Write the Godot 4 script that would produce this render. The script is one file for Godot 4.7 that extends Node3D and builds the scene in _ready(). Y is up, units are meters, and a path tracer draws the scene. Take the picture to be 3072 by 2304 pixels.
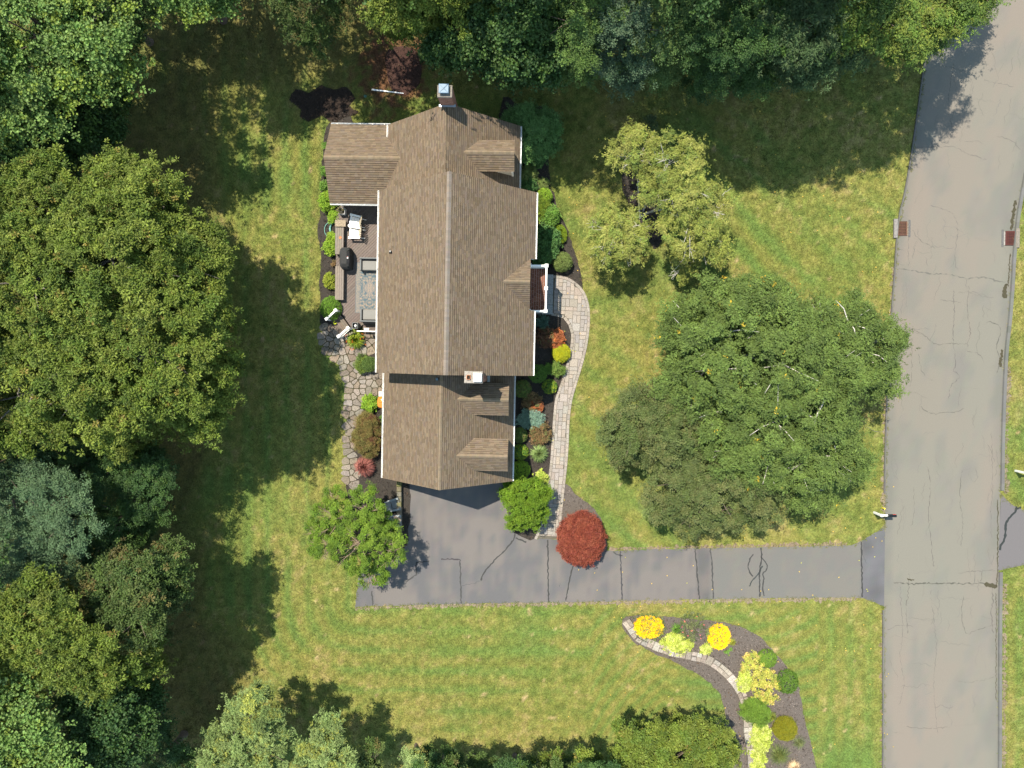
extends Node3D
# A brown-roofed house, its yard, woods and road, seen from a drone 49 m up.

const F := 2150.0
const CX := 1536.0
const CY := 1152.0
const HH := 49.0
const NX := 1597.0
const NY := 1098.0
const TURN := -0.02007          # the house stands 1.15 degrees off the picture's axes
var cam_basis := Basis()
var house_frame := Transform3D(Basis(Vector3.UP, TURN), Vector3.ZERO)
var rng := RandomNumberGenerator.new()
var mats := {}
var used := {}
var leafs := {}
var copies_made := 0
var noise_big := FastNoiseLite.new()
var noise_mid := FastNoiseLite.new()
var noise_small := FastNoiseLite.new()
var keep_off: Array = []        # outlines where no grass grows
var mask := PackedByteArray()
const MX0 := -42.0
const MZ0 := -32.0
const MS := 0.1
const MW := 840
const MH := 660

# ---------------------------------------------------------------- geometry
class MB:
	var v := PackedVector3Array()
	var n := PackedVector3Array()
	var c := PackedColorArray()
	var uv := PackedVector2Array()
	var xf := Transform3D()
	func tri(a: Vector3, b: Vector3, d: Vector3, col: Color) -> void:
		a = xf * a
		b = xf * b
		d = xf * d
		var nn := (b - a).cross(d - a)
		if nn.length_squared() < 1e-14:
			return
		nn = nn.normalized()
		v.append_array([a, d, b])
		n.append_array([nn, nn, nn])
		c.append_array([col, col, col])
	func quad(a: Vector3, b: Vector3, d: Vector3, e: Vector3, col: Color) -> void:
		tri(a, b, d, col)
		tri(a, d, e, col)
	func quadn(a: Vector3, b: Vector3, d: Vector3, e: Vector3, nn: Vector3, col: Color) -> void:
		if (b - a).cross(d - a).dot(nn) < 0.0:
			quad(a, e, d, b, col)
		else:
			quad(a, b, d, e, col)
	func box(t: Transform3D, s: Vector3, col: Color, bevel := 0.0) -> void:
		# a box of size s centred on t, its upper edges chamfered
		var h := s * 0.5
		var k := minf(bevel, minf(h.x, h.z) * 0.9)
		var r: Array = []
		for e in [[-h.y, 0.0], [h.y - k, 0.0], [h.y, k]]:
			var x: float = h.x - e[1]
			var z: float = h.z - e[1]
			r.append([t * Vector3(-x, e[0], -z), t * Vector3(-x, e[0], z), t * Vector3(x, e[0], z), t * Vector3(x, e[0], -z)])
		var last := 2 if k > 0.0 else 1
		for lv in range(last):
			for i in 4:
				var j := (i + 1) % 4
				quad(r[lv][i], r[lv][j], r[lv + 1][j], r[lv + 1][i], col)
		quad(r[last][0], r[last][1], r[last][2], r[last][3], col)
		quad(r[0][3], r[0][2], r[0][1], r[0][0], col)
	func bar(a: Vector3, b: Vector3, w: float, h: float, col: Color, bevel := 0.0) -> void:
		var d := b - a
		var z := d.normalized()
		var up := Vector3.UP if absf(z.y) < 0.95 else Vector3.RIGHT
		var x := up.cross(z).normalized()
		var y := z.cross(x)
		box(Transform3D(Basis(x, y, z), (a + b) * 0.5), Vector3(w, h, d.length()), col, bevel)
	func tube(pts: Array, rad: Array, sides: int, col: Color, caps := true) -> void:
		var rings: Array = []
		var nrm: Array = []
		for i in pts.size():
			var a: Vector3 = pts[maxi(i - 1, 0)]
			var b: Vector3 = pts[mini(i + 1, pts.size() - 1)]
			var z := (b - a).normalized()
			var x := (Vector3.UP if absf(z.y) < 0.9 else Vector3.RIGHT).cross(z).normalized()
			var y := z.cross(x)
			var ring := PackedVector3Array()
			var rn := PackedVector3Array()
			for k in sides:
				var t := TAU * k / sides
				var d := x * cos(t) + y * sin(t)
				ring.append(pts[i] + d * rad[i])
				rn.append(d)
			rings.append(ring)
			nrm.append(rn)
		for i in pts.size() - 1:
			for k in sides:
				var j := (k + 1) % sides
				smooth4(rings[i][k], rings[i][j], rings[i + 1][j], rings[i + 1][k], nrm[i][k], nrm[i][j], nrm[i + 1][j], nrm[i + 1][k], col)
		if caps:
			var e := pts.size() - 1
			for k in range(1, sides - 1):
				tri(rings[e][0], rings[e][k], rings[e][k + 1], col)
				tri(rings[0][0], rings[0][k + 1], rings[0][k], col)
	func smooth4(a: Vector3, b: Vector3, d: Vector3, e: Vector3, na: Vector3, nb: Vector3, nd: Vector3, ne: Vector3, col: Color) -> void:
		for p in [[a, d, b, na, nd, nb], [a, e, d, na, ne, nd]]:
			v.append_array([xf * p[0], xf * p[1], xf * p[2]])
			n.append_array([xf.basis * p[3], xf.basis * p[4], xf.basis * p[5]])
			c.append_array([col, col, col])
	func lathe(at: Vector3, prof: Array, sides: int, col: Color) -> void:
		for i in prof.size() - 1:
			for k in sides:
				var t0 := TAU * k / sides
				var t1 := TAU * (k + 1) / sides
				var p: Vector2 = prof[i]
				var q: Vector2 = prof[i + 1]
				var d0 := Vector3(cos(t0), 0, -sin(t0))
				var d1 := Vector3(cos(t1), 0, -sin(t1))
				quad(at + d0 * p.x + Vector3.UP * p.y, at + d1 * p.x + Vector3.UP * p.y, at + d1 * q.x + Vector3.UP * q.y, at + d0 * q.x + Vector3.UP * q.y, col)
	func prism(poly: PackedVector2Array, y0: float, y1: float, col: Color, bevel := 0.0) -> void:
		# an upright block over an outline in x and z
		if poly.size() < 3:
			return
		if Geometry2D.is_polygon_clockwise(poly):
			poly = poly.duplicate()
			poly.reverse()
		var top := poly
		if bevel > 0.0:
			var off := Geometry2D.offset_polygon(poly, -bevel)
			if off.size() == 1 and off[0].size() >= 3:
				top = off[0]
				if Geometry2D.is_polygon_clockwise(top):
					top.reverse()
			else:
				bevel = 0.0
		var ym := y1 - bevel * 0.6
		for i in poly.size():
			var p := poly[i]
			var q := poly[(i + 1) % poly.size()]
			var o := Vector3(q.y - p.y, 0, p.x - q.x)
			quadn(Vector3(p.x, y0, p.y), Vector3(q.x, y0, q.y), Vector3(q.x, ym, q.y), Vector3(p.x, ym, p.y), o, col)
		var ix := Geometry2D.triangulate_polygon(top)
		for i in range(0, ix.size(), 3):
			up3(top[ix[i]], top[ix[i + 1]], top[ix[i + 2]], y1, col)
		if bevel > 0.0:
			# the sloping rim between the two outlines
			for i in poly.size():
				var p := poly[i]
				var q := poly[(i + 1) % poly.size()]
				var a := near(top, p)
				var b := near(top, q)
				quadn(Vector3(p.x, ym, p.y), Vector3(q.x, ym, q.y), Vector3(b.x, y1, b.y), Vector3(a.x, y1, a.y), Vector3(0, 1, 0), col)
	func near(poly: PackedVector2Array, p: Vector2) -> Vector2:
		var best := poly[0]
		for q in poly:
			if q.distance_squared_to(p) < best.distance_squared_to(p):
				best = q
		return best
	func up3(a: Vector2, b: Vector2, d: Vector2, y: float, col: Color) -> void:
		var p := Vector3(a.x, y, a.y)
		var q := Vector3(b.x, y, b.y)
		var r := Vector3(d.x, y, d.y)
		if (q - p).cross(r - p).y < 0.0:
			tri(p, r, q, col)
		else:
			tri(p, q, r, col)
	func mesh() -> ArrayMesh:
		var m := ArrayMesh.new()
		if v.is_empty():
			return m
		var a: Array = []
		a.resize(Mesh.ARRAY_MAX)
		a[Mesh.ARRAY_VERTEX] = v
		a[Mesh.ARRAY_NORMAL] = n
		a[Mesh.ARRAY_COLOR] = c
		if uv.size() == v.size():
			a[Mesh.ARRAY_TEX_UV] = uv
		m.add_surface_from_arrays(Mesh.PRIMITIVE_TRIANGLES, a)
		return m

# ---------------------------------------------------------------- helpers
func P(px: float, py: float, h := 0.0) -> Vector3:
	var d := cam_basis * Vector3((px - CX) / F, -(py - CY) / F, -1.0)
	return Vector3(0, HH, 0) + d * ((HH - h) / -d.y)

func HP(px: float, py: float, h := 0.0) -> Vector3:      # the same in the house's own axes
	return house_frame.affine_inverse() * P(px, py, h)

func ground(pts: Array) -> PackedVector2Array:            # an outline on the ground
	var o := PackedVector2Array()
	for p in pts:
		var q := P(p[0], p[1])
		o.append(Vector2(q.x, q.z))
	return o

func curvy(poly: PackedVector2Array, closed := true, step := 0.35, wob := 0.05) -> PackedVector2Array:
	var o := PackedVector2Array()
	var m := poly.size()
	for i in (m if closed else m - 1):
		var p0 := poly[(i - 1 + m) % m] if closed or i > 0 else poly[i]
		var p1 := poly[i]
		var p2 := poly[(i + 1) % m]
		var p3 := poly[(i + 2) % m] if closed or i + 2 < m else p2
		var k := maxi(1, int(p1.distance_to(p2) / step))
		for j in k:
			var q := p1.cubic_interpolate(p2, p0, p3, float(j) / k)
			q += Vector2(noise_small.get_noise_2d(q.x * 9, q.y * 9), noise_small.get_noise_2d(q.x * 9 + 77, q.y * 9)) * wob * 2.0
			o.append(q)
	if not closed:
		o.append(poly[m - 1])
	return o

func lin(r: float, g: float, b: float) -> Color:           # a linear base colour as vertex colours take it
	return Color(r, g, b)

func tone(col: Color, amount := 0.12) -> Color:
	var k := 1.0 + rng.randf_range(-amount, amount)
	return Color(col.r * k * (1 + rng.randf_range(-0.03, 0.03)), col.g * k, col.b * k * (1 + rng.randf_range(-0.04, 0.04)))

func numbered(called: String) -> String:
	if not used.has(called):
		used[called] = 0
		return called
	used[called] += 1
	return "%s_%03d" % [called, used[called]]

func thing(called: String, label: String, category: String, at := Vector3.ZERO, turn := 0.0, group := "") -> Node3D:
	var o := Node3D.new()
	o.name = numbered(called)
	add_child(o)
	o.position = at
	o.rotation.y = turn
	o.set_meta("label", label)
	o.set_meta("category", category)
	if group:
		o.set_meta("group", group)
	return o

func setting(called: String, mb: MB, m: Material) -> MeshInstance3D:
	var o := part(called, mb, m, self)
	o.set_meta("kind", "structure")
	return o

func part(called: String, mb: MB, m: Material, parent: Node, kind := "") -> MeshInstance3D:
	var o := MeshInstance3D.new()
	o.name = numbered(called) if parent == self else called
	o.mesh = mb.mesh()
	o.material_override = m
	parent.add_child(o, true)
	if kind:
		o.set_meta("kind", kind)
	return o

func mb_for(o: Node3D) -> MB:                               # build in the scene's axes, store in the thing's
	var m := MB.new()
	m.xf = o.transform.affine_inverse()
	return m

func rnd_dir() -> Vector3:
	var y := rng.randf_range(-1, 1)
	var t := rng.randf() * TAU
	var r := sqrt(1 - y * y)
	return Vector3(r * cos(t), y, r * sin(t))

# ---------------------------------------------------------------- materials
func grain(seed_: int, freq: float, lo: float, hi: float, size := 512, octaves := 4, kind := FastNoiseLite.TYPE_SIMPLEX_SMOOTH, stretch := 1) -> ImageTexture:
	var nz := FastNoiseLite.new()
	nz.seed = seed_
	nz.noise_type = kind
	nz.frequency = freq
	nz.fractal_octaves = octaves
	var im := nz.get_seamless_image(size, size / stretch)
	if stretch > 1:
		im.resize(size, size, Image.INTERPOLATE_CUBIC)
	im.convert(Image.FORMAT_L8)
	var d := im.get_data()
	var sum := 0.0
	for x in d:
		sum += x
	var mean := sum / d.size()
	var lut := PackedByteArray()
	for i in 256:
		var k := clampf(0.5 + (i - mean) / 255.0 * 1.25, 0, 1)
		lut.append(clampi(int(255.0 * pow(lerpf(lo, hi, k) / hi, 1.0 / 2.2)), 0, 255))
	for i in d.size():
		d[i] = lut[d[i]]
	var t := ImageTexture.create_from_image(Image.create_from_data(size, size, false, Image.FORMAT_L8, d))
	t.set_meta("peak", hi)
	return t

func mat(called: String, rough := 0.85, tex: Texture2D = null, scale := 1.0, bump := 0.0, world := true) -> StandardMaterial3D:
	if mats.has(called):
		return mats[called]
	var m := StandardMaterial3D.new()
	m.resource_name = called
	m.vertex_color_use_as_albedo = true
	m.roughness = rough
	m.metallic_specular = 0.35
	if tex:
		m.albedo_texture = tex
		var peak: float = tex.get_meta("peak")
		m.albedo_color = Color(peak, peak, peak).linear_to_srgb()
		m.uv1_triplanar = true
		m.uv1_world_triplanar = world
		m.uv1_scale = Vector3.ONE * scale
		if bump > 0.0:
			m.heightmap_enabled = true
			m.heightmap_texture = tex
			m.heightmap_scale = bump
	mats[called] = m
	return m

func make_materials() -> void:
	var fine := grain(3, 0.06, 0.62, 1.25, 512, 4)
	var rough := grain(9, 0.02, 0.6, 1.3, 512, 5)
	var woodtex := grain(17, 0.05, 0.7, 1.2, 512, 4, FastNoiseLite.TYPE_SIMPLEX_SMOOTH, 8)
	mat("turf", 0.95, grain(5, 0.035, 0.62, 1.3, 512, 5), 0.31, 0.5)
	mat("asphalt", 0.92, grain(21, 0.09, 0.78, 1.2, 512, 6), 0.75, 0.04)
	mat("tar", 0.6, fine, 1.0, 0.3)
	mat("mulch", 0.97, grain(31, 0.16, 0.35, 1.6, 512, 3, FastNoiseLite.TYPE_CELLULAR), 0.5, 4.0)
	mat("shingle", 0.95, fine, 1.3, 0.3)
	mat("stone", 0.9, rough, 0.9, 1.2)
	mat("paver", 0.88, rough, 1.4, 0.5)
	mat("wood", 0.75, woodtex, 1.1, 0.3)
	mat("paint", 0.45, fine, 2.0, 0.05)
	mat("siding", 0.6, fine, 2.0, 0.05)
	mat("metal", 0.4, fine, 2.0)
	mats["metal"].metallic = 0.55
	mat("rust", 0.8, rough, 2.5, 0.3)
	mat("brick", 0.92, fine, 2.5, 0.8)
	mat("cloth", 0.95, fine, 3.0, 0.4)
	mat("wicker", 0.8, grain(41, 0.25, 0.7, 1.15, 256, 2, FastNoiseLite.TYPE_CELLULAR), 2.0, 0.6)
	mat("bark", 0.92, grain(51, 0.06, 0.5, 1.4, 512, 4, FastNoiseLite.TYPE_SIMPLEX_SMOOTH, 4), 0.8, 2.0)
	mat("plastic", 0.4)
	mat("rubber", 0.5)
	var lf := mat("leaf", 0.62)
	lf.backlight_enabled = true
	lf.backlight = Color(0.55, 0.6, 0.25)
	lf.cull_mode = BaseMaterial3D.CULL_DISABLED
	var bl := mat("blade", 0.75)
	bl.backlight_enabled = true
	bl.backlight = Color(0.4, 0.42, 0.2)
	bl.cull_mode = BaseMaterial3D.CULL_DISABLED
	var pt := mat("petal", 0.7)
	pt.backlight_enabled = true
	pt.backlight = Color(0.4, 0.4, 0.2)
	pt.cull_mode = BaseMaterial3D.CULL_DISABLED
	var gl := StandardMaterial3D.new()
	gl.resource_name = "window_glass"
	gl.albedo_color = Color(0.05, 0.06, 0.07)
	gl.roughness = 0.08
	mats["glass"] = gl

# ---------------------------------------------------------------- foliage
func leaf_mesh(kind: String) -> ArrayMesh:
	if leafs.has(kind):
		return leafs[kind]
	# number of leaves, length, width, spread, droop, fold
	var how: Array = {
		"oak": [15, 0.21, 0.085, 0.16, 0.1, 0.25], "maple": [12, 0.16, 0.15, 0.2, 0.12, 0.15], "round": [13, 0.11, 0.09, 0.17, 0.1, 0.2],
		"birch": [14, 0.085, 0.06, 0.19, 0.3, 0.2], "lance": [16, 0.2, 0.05, 0.12, 0.1, 0.2], "small": [14, 0.05, 0.034, 0.075, 0.05, 0.2],
		"tiny": [16, 0.034, 0.02, 0.05, 0.02, 0.2], "needle": [20, 0.075, 0.012, 0.03, -0.1, 0.3], "feather": [16, 0.075, 0.022, 0.07, 0.15, 0.2],
		"broad": [9, 0.12, 0.085, 0.1, 0.1, 0.15], "petal": [9, 0.045, 0.04, 0.05, -0.2, 0.1]}[kind]
	var keep := rng.state
	rng.seed = hash(kind)
	var m := MB.new()
	for i in how[0]:
		var d := rnd_dir()
		d.y = absf(d.y) * 0.55 - how[4] * rng.randf()
		d = d.normalized()
		var base = Vector3(d.x, d.y * 0.7, d.z) * how[3] * rng.randf_range(0.05, 1.0)
		var dir := (d + rnd_dir() * 0.45).normalized()
		var ln: float = how[1] * rng.randf_range(0.75, 1.25)
		var side = dir.cross(Vector3.UP + rnd_dir() * 0.5).normalized() * how[2] * 0.5 * rng.randf_range(0.8, 1.2)
		var nrm = side.cross(dir).normalized()
		var mid = base + dir * ln * 0.45
		var tip = base + dir * ln - Vector3.UP * how[4] * ln
		var sh := rng.randf_range(0.82, 1.18)
		var col := Color(sh, sh, sh)
		m.tri(base, mid + side + nrm * how[5] * ln * 0.3, tip, col)
		m.tri(base, tip, mid - side + nrm * how[5] * ln * 0.3, col)
	rng.state = keep
	m.n = PackedVector3Array()
	var am := ArrayMesh.new()
	var a: Array = []
	a.resize(Mesh.ARRAY_MAX)
	a[Mesh.ARRAY_VERTEX] = m.v
	a[Mesh.ARRAY_COLOR] = m.c
	am.add_surface_from_arrays(Mesh.PRIMITIVE_TRIANGLES, a)
	leafs[kind] = am
	return am

func scatter(parent: Node, called: String, msh: Mesh, m: Material, places: Array, colors: PackedColorArray, kind := "") -> MultiMeshInstance3D:
	var mm := MultiMesh.new()
	mm.transform_format = MultiMesh.TRANSFORM_3D
	mm.use_colors = true
	mm.mesh = msh
	mm.instance_count = places.size()
	copies_made += places.size()
	for i in places.size():
		mm.set_instance_transform(i, places[i])
		mm.set_instance_color(i, colors[i])
	var o := MultiMeshInstance3D.new()
	o.name = numbered(called) if parent == self else called
	o.multimesh = mm
	o.material_override = m
	parent.add_child(o, true)
	if kind:
		o.set_meta("kind", kind)
	return o

func pick(pal: Array) -> Color:
	# a palette is a list of [weight, colour]
	var t := rng.randf()
	for p in pal:
		if t < p[0]:
			return p[1]
		t -= p[0]
	return pal[0][1]

# Leaf sprays over the blobs [centre, radii] of a crown, gathered in clumps.
func foliage(parent: Node3D, called: String, blobs: Array, leaf: String, pal: Array, clump := 0.7, density := 0.55, per := 34, size := 1.0, low := -0.35, flat := 0.75) -> void:
	var places: Array = []
	var cols := PackedColorArray()
	var ph := rng.randf() * 100.0
	clump *= 0.68
	density *= 1.9
	per = int(per * 0.62) + 1
	if called == "crown":
		size *= 0.76
		per = int(per * 1.6)
	for b in blobs:
		var c: Vector3 = b[0]
		var r: Vector3 = b[1]
		var area := 4.0 * PI * pow((pow(r.x * r.y, 1.6) + pow(r.x * r.z, 1.6) + pow(r.y * r.z, 1.6)) / 3.0, 1.0 / 1.6)
		var count := int(area * density * (1.0 - low) * 0.5) + 1
		for i in count:
			var d := rnd_dir()
			if d.y < low:
				d.y = -d.y * rng.randf()
				d = d.normalized()
			var core := i % 4 == 3
			var p := c + d * r * (rng.randf_range(0.3, 0.7) if core else rng.randf_range(0.74, 1.03))
			# boughs that stand out and hollows between them
			var bough := noise_mid.get_noise_3d(p.x * 2.2 + ph, p.y * 2.2, p.z * 2.2)
			if bough < -0.28 and not core:
				continue
			p += d * r * bough * 0.22
			var hidden := false
			for o in blobs if not core else []:
				if o != b and ((p - o[0]) / o[1]).length() < 0.72:
					hidden = true
					break
			if hidden:
				continue
			var cr := clump * (0.5 + 0.95 * rng.randf() * rng.randf() + 0.25)
			var base := pick(pal)
			if called == "crown" and base.r > base.g * 1.12:
				base = pal[0][1]
			var shade := rng.randf_range(0.74, 1.26)
			for k in per:
				var e := rnd_dir()
				if e.y < -0.2:
					e.y *= -0.6
				var stray := 1.0 if rng.randf() < 0.6 else rng.randf_range(1.2, 2.6)
				var q := p + Vector3(e.x, e.y * flat / stray, e.z) * cr * stray * pow(rng.randf(), 0.45)
				var up := (Vector3.UP * 0.9 + d * 0.4 + e * 0.35 + rnd_dir() * 0.75).normalized()
				var x := up.cross(rnd_dir()).normalized()
				var bs := Basis(x, up, x.cross(up)) * Basis.from_scale(Vector3.ONE * size * rng.randf_range(0.75, 1.25))
				places.append(Transform3D(bs, q - parent.position))
				cols.append(tone(base * shade if rng.randf() < 0.65 else pick(pal), 0.26))
	scatter(parent, called, leaf_mesh(leaf), mats.leaf, places, cols, "stuff")

# Closed shell of small leaves, for clipped shrubs.
func shell(parent: Node3D, called: String, c: Vector3, r: Vector3, leaf: String, pal: Array, count: int, size := 1.0, ragged := 0.08, lumpy := 0.18) -> void:
	var places: Array = []
	var cols := PackedColorArray()
	var ph := rng.randf() * 50.0
	for i in count:
		var d := rnd_dir()
		if d.y < -0.5:
			d.y = -d.y
		var lump := 1.0 + lumpy * noise_mid.get_noise_3d(d.x * 12 + ph, d.y * 12, d.z * 12)
		var p := c + d * r * (lump - ragged * absf(rng.randfn()) + ragged * 0.6)
		var up := (d + Vector3.UP * 0.4 + rnd_dir() * 0.5).normalized()
		var x := up.cross(rnd_dir()).normalized()
		var bs := Basis(x, up, x.cross(up)) * Basis.from_scale(Vector3.ONE * size * rng.randf_range(0.75, 1.25))
		places.append(Transform3D(bs, p - parent.position))
		cols.append(tone(pick(pal), 0.15))
	scatter(parent, called, leaf_mesh(leaf), mats.leaf, places, cols, "stuff")

# Stems and blades that arch out of one root, for grasses and lilies.
func fountain(parent: Node3D, called: String, r: float, h: float, count: int, pal: Array, wide := 0.03) -> void:
	var m := MB.new()
	for i in count:
		var t := rng.randf() * TAU
		var out := Vector3(cos(t), 0, sin(t))
		var reach := r * sqrt(rng.randf())
		var hh := h * rng.randf_range(0.7, 1.1)
		var a := out * r * 0.12 * rng.randf()
		var b := out * reach * 0.5 + Vector3.UP * hh
		var e := out * reach + Vector3.UP * hh * rng.randf_range(0.3, 0.75) + rnd_dir() * 0.05
		var side := out.cross(Vector3.UP) * wide * 0.5 + rnd_dir() * wide * 0.2
		var col := tone(pick(pal), 0.18)
		m.quad(a - side, a + side, b + side, b - side, col)
		m.tri(b - side, b + side, e, col)
	part(called, m, mats.blade, parent)

func stem(parent: Node3D, h: float, r: float, col := Color(0.09, 0.065, 0.045)) -> void:
	var m := MB.new()
	for i in 3:
		var t := TAU * i / 3.0 + rng.randf()
		var o := Vector3(cos(t), 0, sin(t))
		m.tube([o * 0.03 + Vector3(0, -0.04, 0), o * r * 0.3 + Vector3.UP * h * 0.4, o * r * 0.6 + Vector3.UP * h * 0.75], [0.03, 0.022, 0.01], 5, col)
	part("stem", m, mats.bark, parent)

# blobs: [px, py, height, radius in pixels, tall]
func tree(called: String, label: String, group: String, spots: Array, leaf: String, pal: Array, o := {}) -> Node3D:
	var blobs: Array = []
	var mid := Vector3.ZERO
	for s in spots:
		var h: float = s[2]
		var r: float = s[3] * (HH - h) / F
		var c := P(s[0], s[1], h)
		blobs.append([c, Vector3(r, r * (s[4] if s.size() > 4 else float(o.get("tall", 0.55))), r)])
		mid += P(s[0], s[1], h * o.get("lean", 0.45))
	mid /= spots.size()
	if o.has("at"):
		mid = P(o.at[0], o.at[1])
	mid.y = 0
	var t := thing(called, label, "tree", mid, 0.0, group)
	var bark: Color = o.get("bark", Color(0.11, 0.09, 0.07))
	var w: float = o.get("girth", 0.24)
	var m := mb_for(t)
	var top := 0.0
	for b in blobs:
		top = maxf(top, b[0].y)
	var fork := mid + Vector3(0, top * o.get("fork", 0.4), 0)
	var stems: int = o.get("stems", 1)
	if stems == 1:
		m.tube([mid + Vector3(0, -0.15, 0), mid + Vector3(0, 0.3, 0), mid + (fork - mid) * 0.6, fork], [w * 1.4, w, w * 0.85, w * 0.7], 8, bark)
		part("trunk", m, mats.bark, t)
	m = mb_for(t)
	var lm := mb_for(t)
	var grown: Array = []
	for b in blobs:
		var c: Vector3 = b[0]
		var r: Vector3 = b[1]
		var from := fork
		if stems > 1:
			if grown.size() < stems:
				from = mid + Vector3(rng.randf_range(-0.4, 0.4), -0.1, rng.randf_range(-0.4, 0.4))
			else:
				from = grown[0]
				for g in grown:
					if g.distance_to(c) < from.distance_to(c):
						from = g
		var e := c + Vector3(0, r.y * 0.1, 0)
		var bend := from.lerp(e, 0.5) + Vector3(rng.randf_range(-0.2, 0.2), (e.y - from.y) * 0.15, rng.randf_range(-0.2, 0.2))
		var main := stems > 1 and grown.size() < stems
		(m if main else lm).tube([from, bend, e], [w * (0.7 if main else 0.5), w * 0.36, w * 0.16], 6, bark)
		grown.append(bend)
		for k in int(o.get("twigs", 4)):
			var d := rnd_dir()
			d.y = absf(d.y) * 0.9 + 0.15
			d = d.normalized()
			var p := bend.lerp(e, rng.randf_range(0.5, 1.0))
			var q := c + d * r * rng.randf_range(0.85, float(o.get("reach", 0.98)))
			var mm := p.lerp(q, 0.5) + rnd_dir() * 0.15
			lm.tube([p, mm, q], [w * 0.14 + 0.008, w * 0.1 + 0.006, 0.008], 4, bark, false)
			if o.get("fine", false):
				for j in 3:
					var q2 := mm.lerp(q, rng.randf()) + rnd_dir() * Vector3(0.35, 0.2, 0.35)
					lm.tube([mm.lerp(q, 0.4), q2], [0.014, 0.006], 3, bark, false)
	if stems > 1:
		part("trunk", m, mats.bark, t)
	part("limbs", lm, mats.bark, t)
	if o.get("skirt", true):
		# lower boughs
		for s in spots:
			if s[2] > 4.5:
				var h: float = s[2] * 0.55
				var r: float = s[3] * 0.9 * (HH - h) / F
				blobs.append([P(s[0], s[1], h), Vector3(r, r * 0.7, r)])
	foliage(t, "crown", blobs, leaf, pal, o.get("clump", 0.75), o.get("density", 0.8), o.get("per", 34), o.get("size", 1.0), o.get("low", -0.35))
	return t

# ---------------------------------------------------------------- ground
var drive_corner := Vector2()
var drive_far := Vector2()

func in_view(p: Vector2, margin := 1.5) -> bool:
	return p.x > -38.0 - margin and p.x < 36.0 + margin and p.y > -27.5 - margin and p.y < 28.5 + margin

func stripes(p: Vector2) -> float:
	# the lines a mower leaves: round the drive, across the island's lawn, slanting on the roadside lawn
	var w := noise_mid.get_noise_2d(p.x * 0.8, p.y * 0.8) * 0.35
	var d := Vector2(maxf(drive_corner.x - p.x, 0), maxf(p.y - drive_corner.y, 0)).length()
	if p.x > 0.6 and p.y < drive_corner.y - 1.0:
		return sin((p.x - p.y) * 2.1 + w * 6.0) * clampf(0.75 + noise_big.get_noise_2d(p.x + 40, p.y) * 1.4, 0, 1)
	if p.x > 19.5:
		return sin(p.x * 5.0 + w * 2.0) * 0.8
	if p.x > 4.0 and p.y > drive_corner.y:
		var e := Vector2((p.x - 12.0) * 0.8, (p.y - 14.5) * 1.6).length()
		return sin(lerpf(d, e, clampf((p.x - 4.0) / 5.0, 0, 1)) * 4.5 + w * 2.4)
	return sin(d * 4.5 + w * 2.2) * clampf((1.0 if d < 6.0 else 0.6) + noise_big.get_noise_2d(p.x * 1.6 + 70, p.y * 1.6) * 1.6, 0, 1)

func lawn_color(p: Vector2) -> Color:
	var big := noise_big.get_noise_2d(p.x, p.y)
	var mid := noise_mid.get_noise_2d(p.x, p.y)
	var sml := noise_small.get_noise_2d(p.x * 1.4, p.y * 1.4)
	var green := Color(0.090, 0.114, 0.024)
	var lush := Color(0.067, 0.112, 0.025)
	var gold := Color(0.143, 0.137, 0.036)
	var dry := Color(0.172, 0.139, 0.060)
	var fine := noise_small.get_noise_2d(p.x * 3.1 + 9, p.y * 3.1)
	var c := green.lerp(gold, clampf(0.45 + big * 0.9 + mid * 0.6 + sml * 0.7, 0, 1))
	c = c.lerp(dry, clampf(mid * 1.2 + sml * 0.9 + fine * 0.7 - 0.40 + big * 0.4, 0, 0.7))
	c = c.lerp(green * 0.8, clampf(-mid * 0.9 - fine * 0.9 - sml * 0.9 - 0.35, 0, 0.7))
	var s := stripes(p)
	c = c.lerp(lush, clampf(s * 0.5 - 0.04 - big * 0.5, 0, 0.75))
	c = c.lerp(gold * 1.06, clampf(-s * 0.4 - 0.05, 0, 0.4))
	c = c.lerp(lush, clampf(noise_big.get_noise_2d(p.x + 200, p.y) * 2.2 - 0.5, 0, 0.85))
	var line := pow(absf(s), 6.0) * signf(s)
	c = c.lerp(lush * 0.95, clampf(line * 0.38, 0, 0.38)).lerp(gold * 1.08, clampf(-line * 0.28, 0, 0.28))
	c *= 1.0 + s * 0.06     # blades laid over by the mower, one pass darker than the next
	# tan bare spots
	c = c.lerp(Color(0.292, 0.215, 0.117), clampf(noise_mid.get_noise_2d(p.x * 3.0 + 500, p.y * 3.0) * 5.0 - 2.5, 0, 0.9))
	# thin, mossy turf and bare soil by the woods
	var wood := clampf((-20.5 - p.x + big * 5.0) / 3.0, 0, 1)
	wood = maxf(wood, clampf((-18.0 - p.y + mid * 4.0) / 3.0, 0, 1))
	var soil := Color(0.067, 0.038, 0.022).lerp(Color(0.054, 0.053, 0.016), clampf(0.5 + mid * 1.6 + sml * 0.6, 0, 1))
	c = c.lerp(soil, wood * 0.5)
	var red := Vector2((p.x + 9.5) / 2.3, (p.y + 20.2) / 2.6).length()
	c = c.lerp(Color(0.080, 0.034, 0.020), clampf((1.25 - red + sml * 0.8) * 1.5, 0, 0.9))
	return tone(c * (1.0 + sml * 0.16), 0.05)

func mask_at(p: Vector2) -> int:
	var x := int((p.x - MX0) / MS)
	var z := int((p.y - MZ0) / MS)
	if x < 0 or z < 0 or x >= MW or z >= MH:
		return 1
	return mask[z * MW + x]

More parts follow.
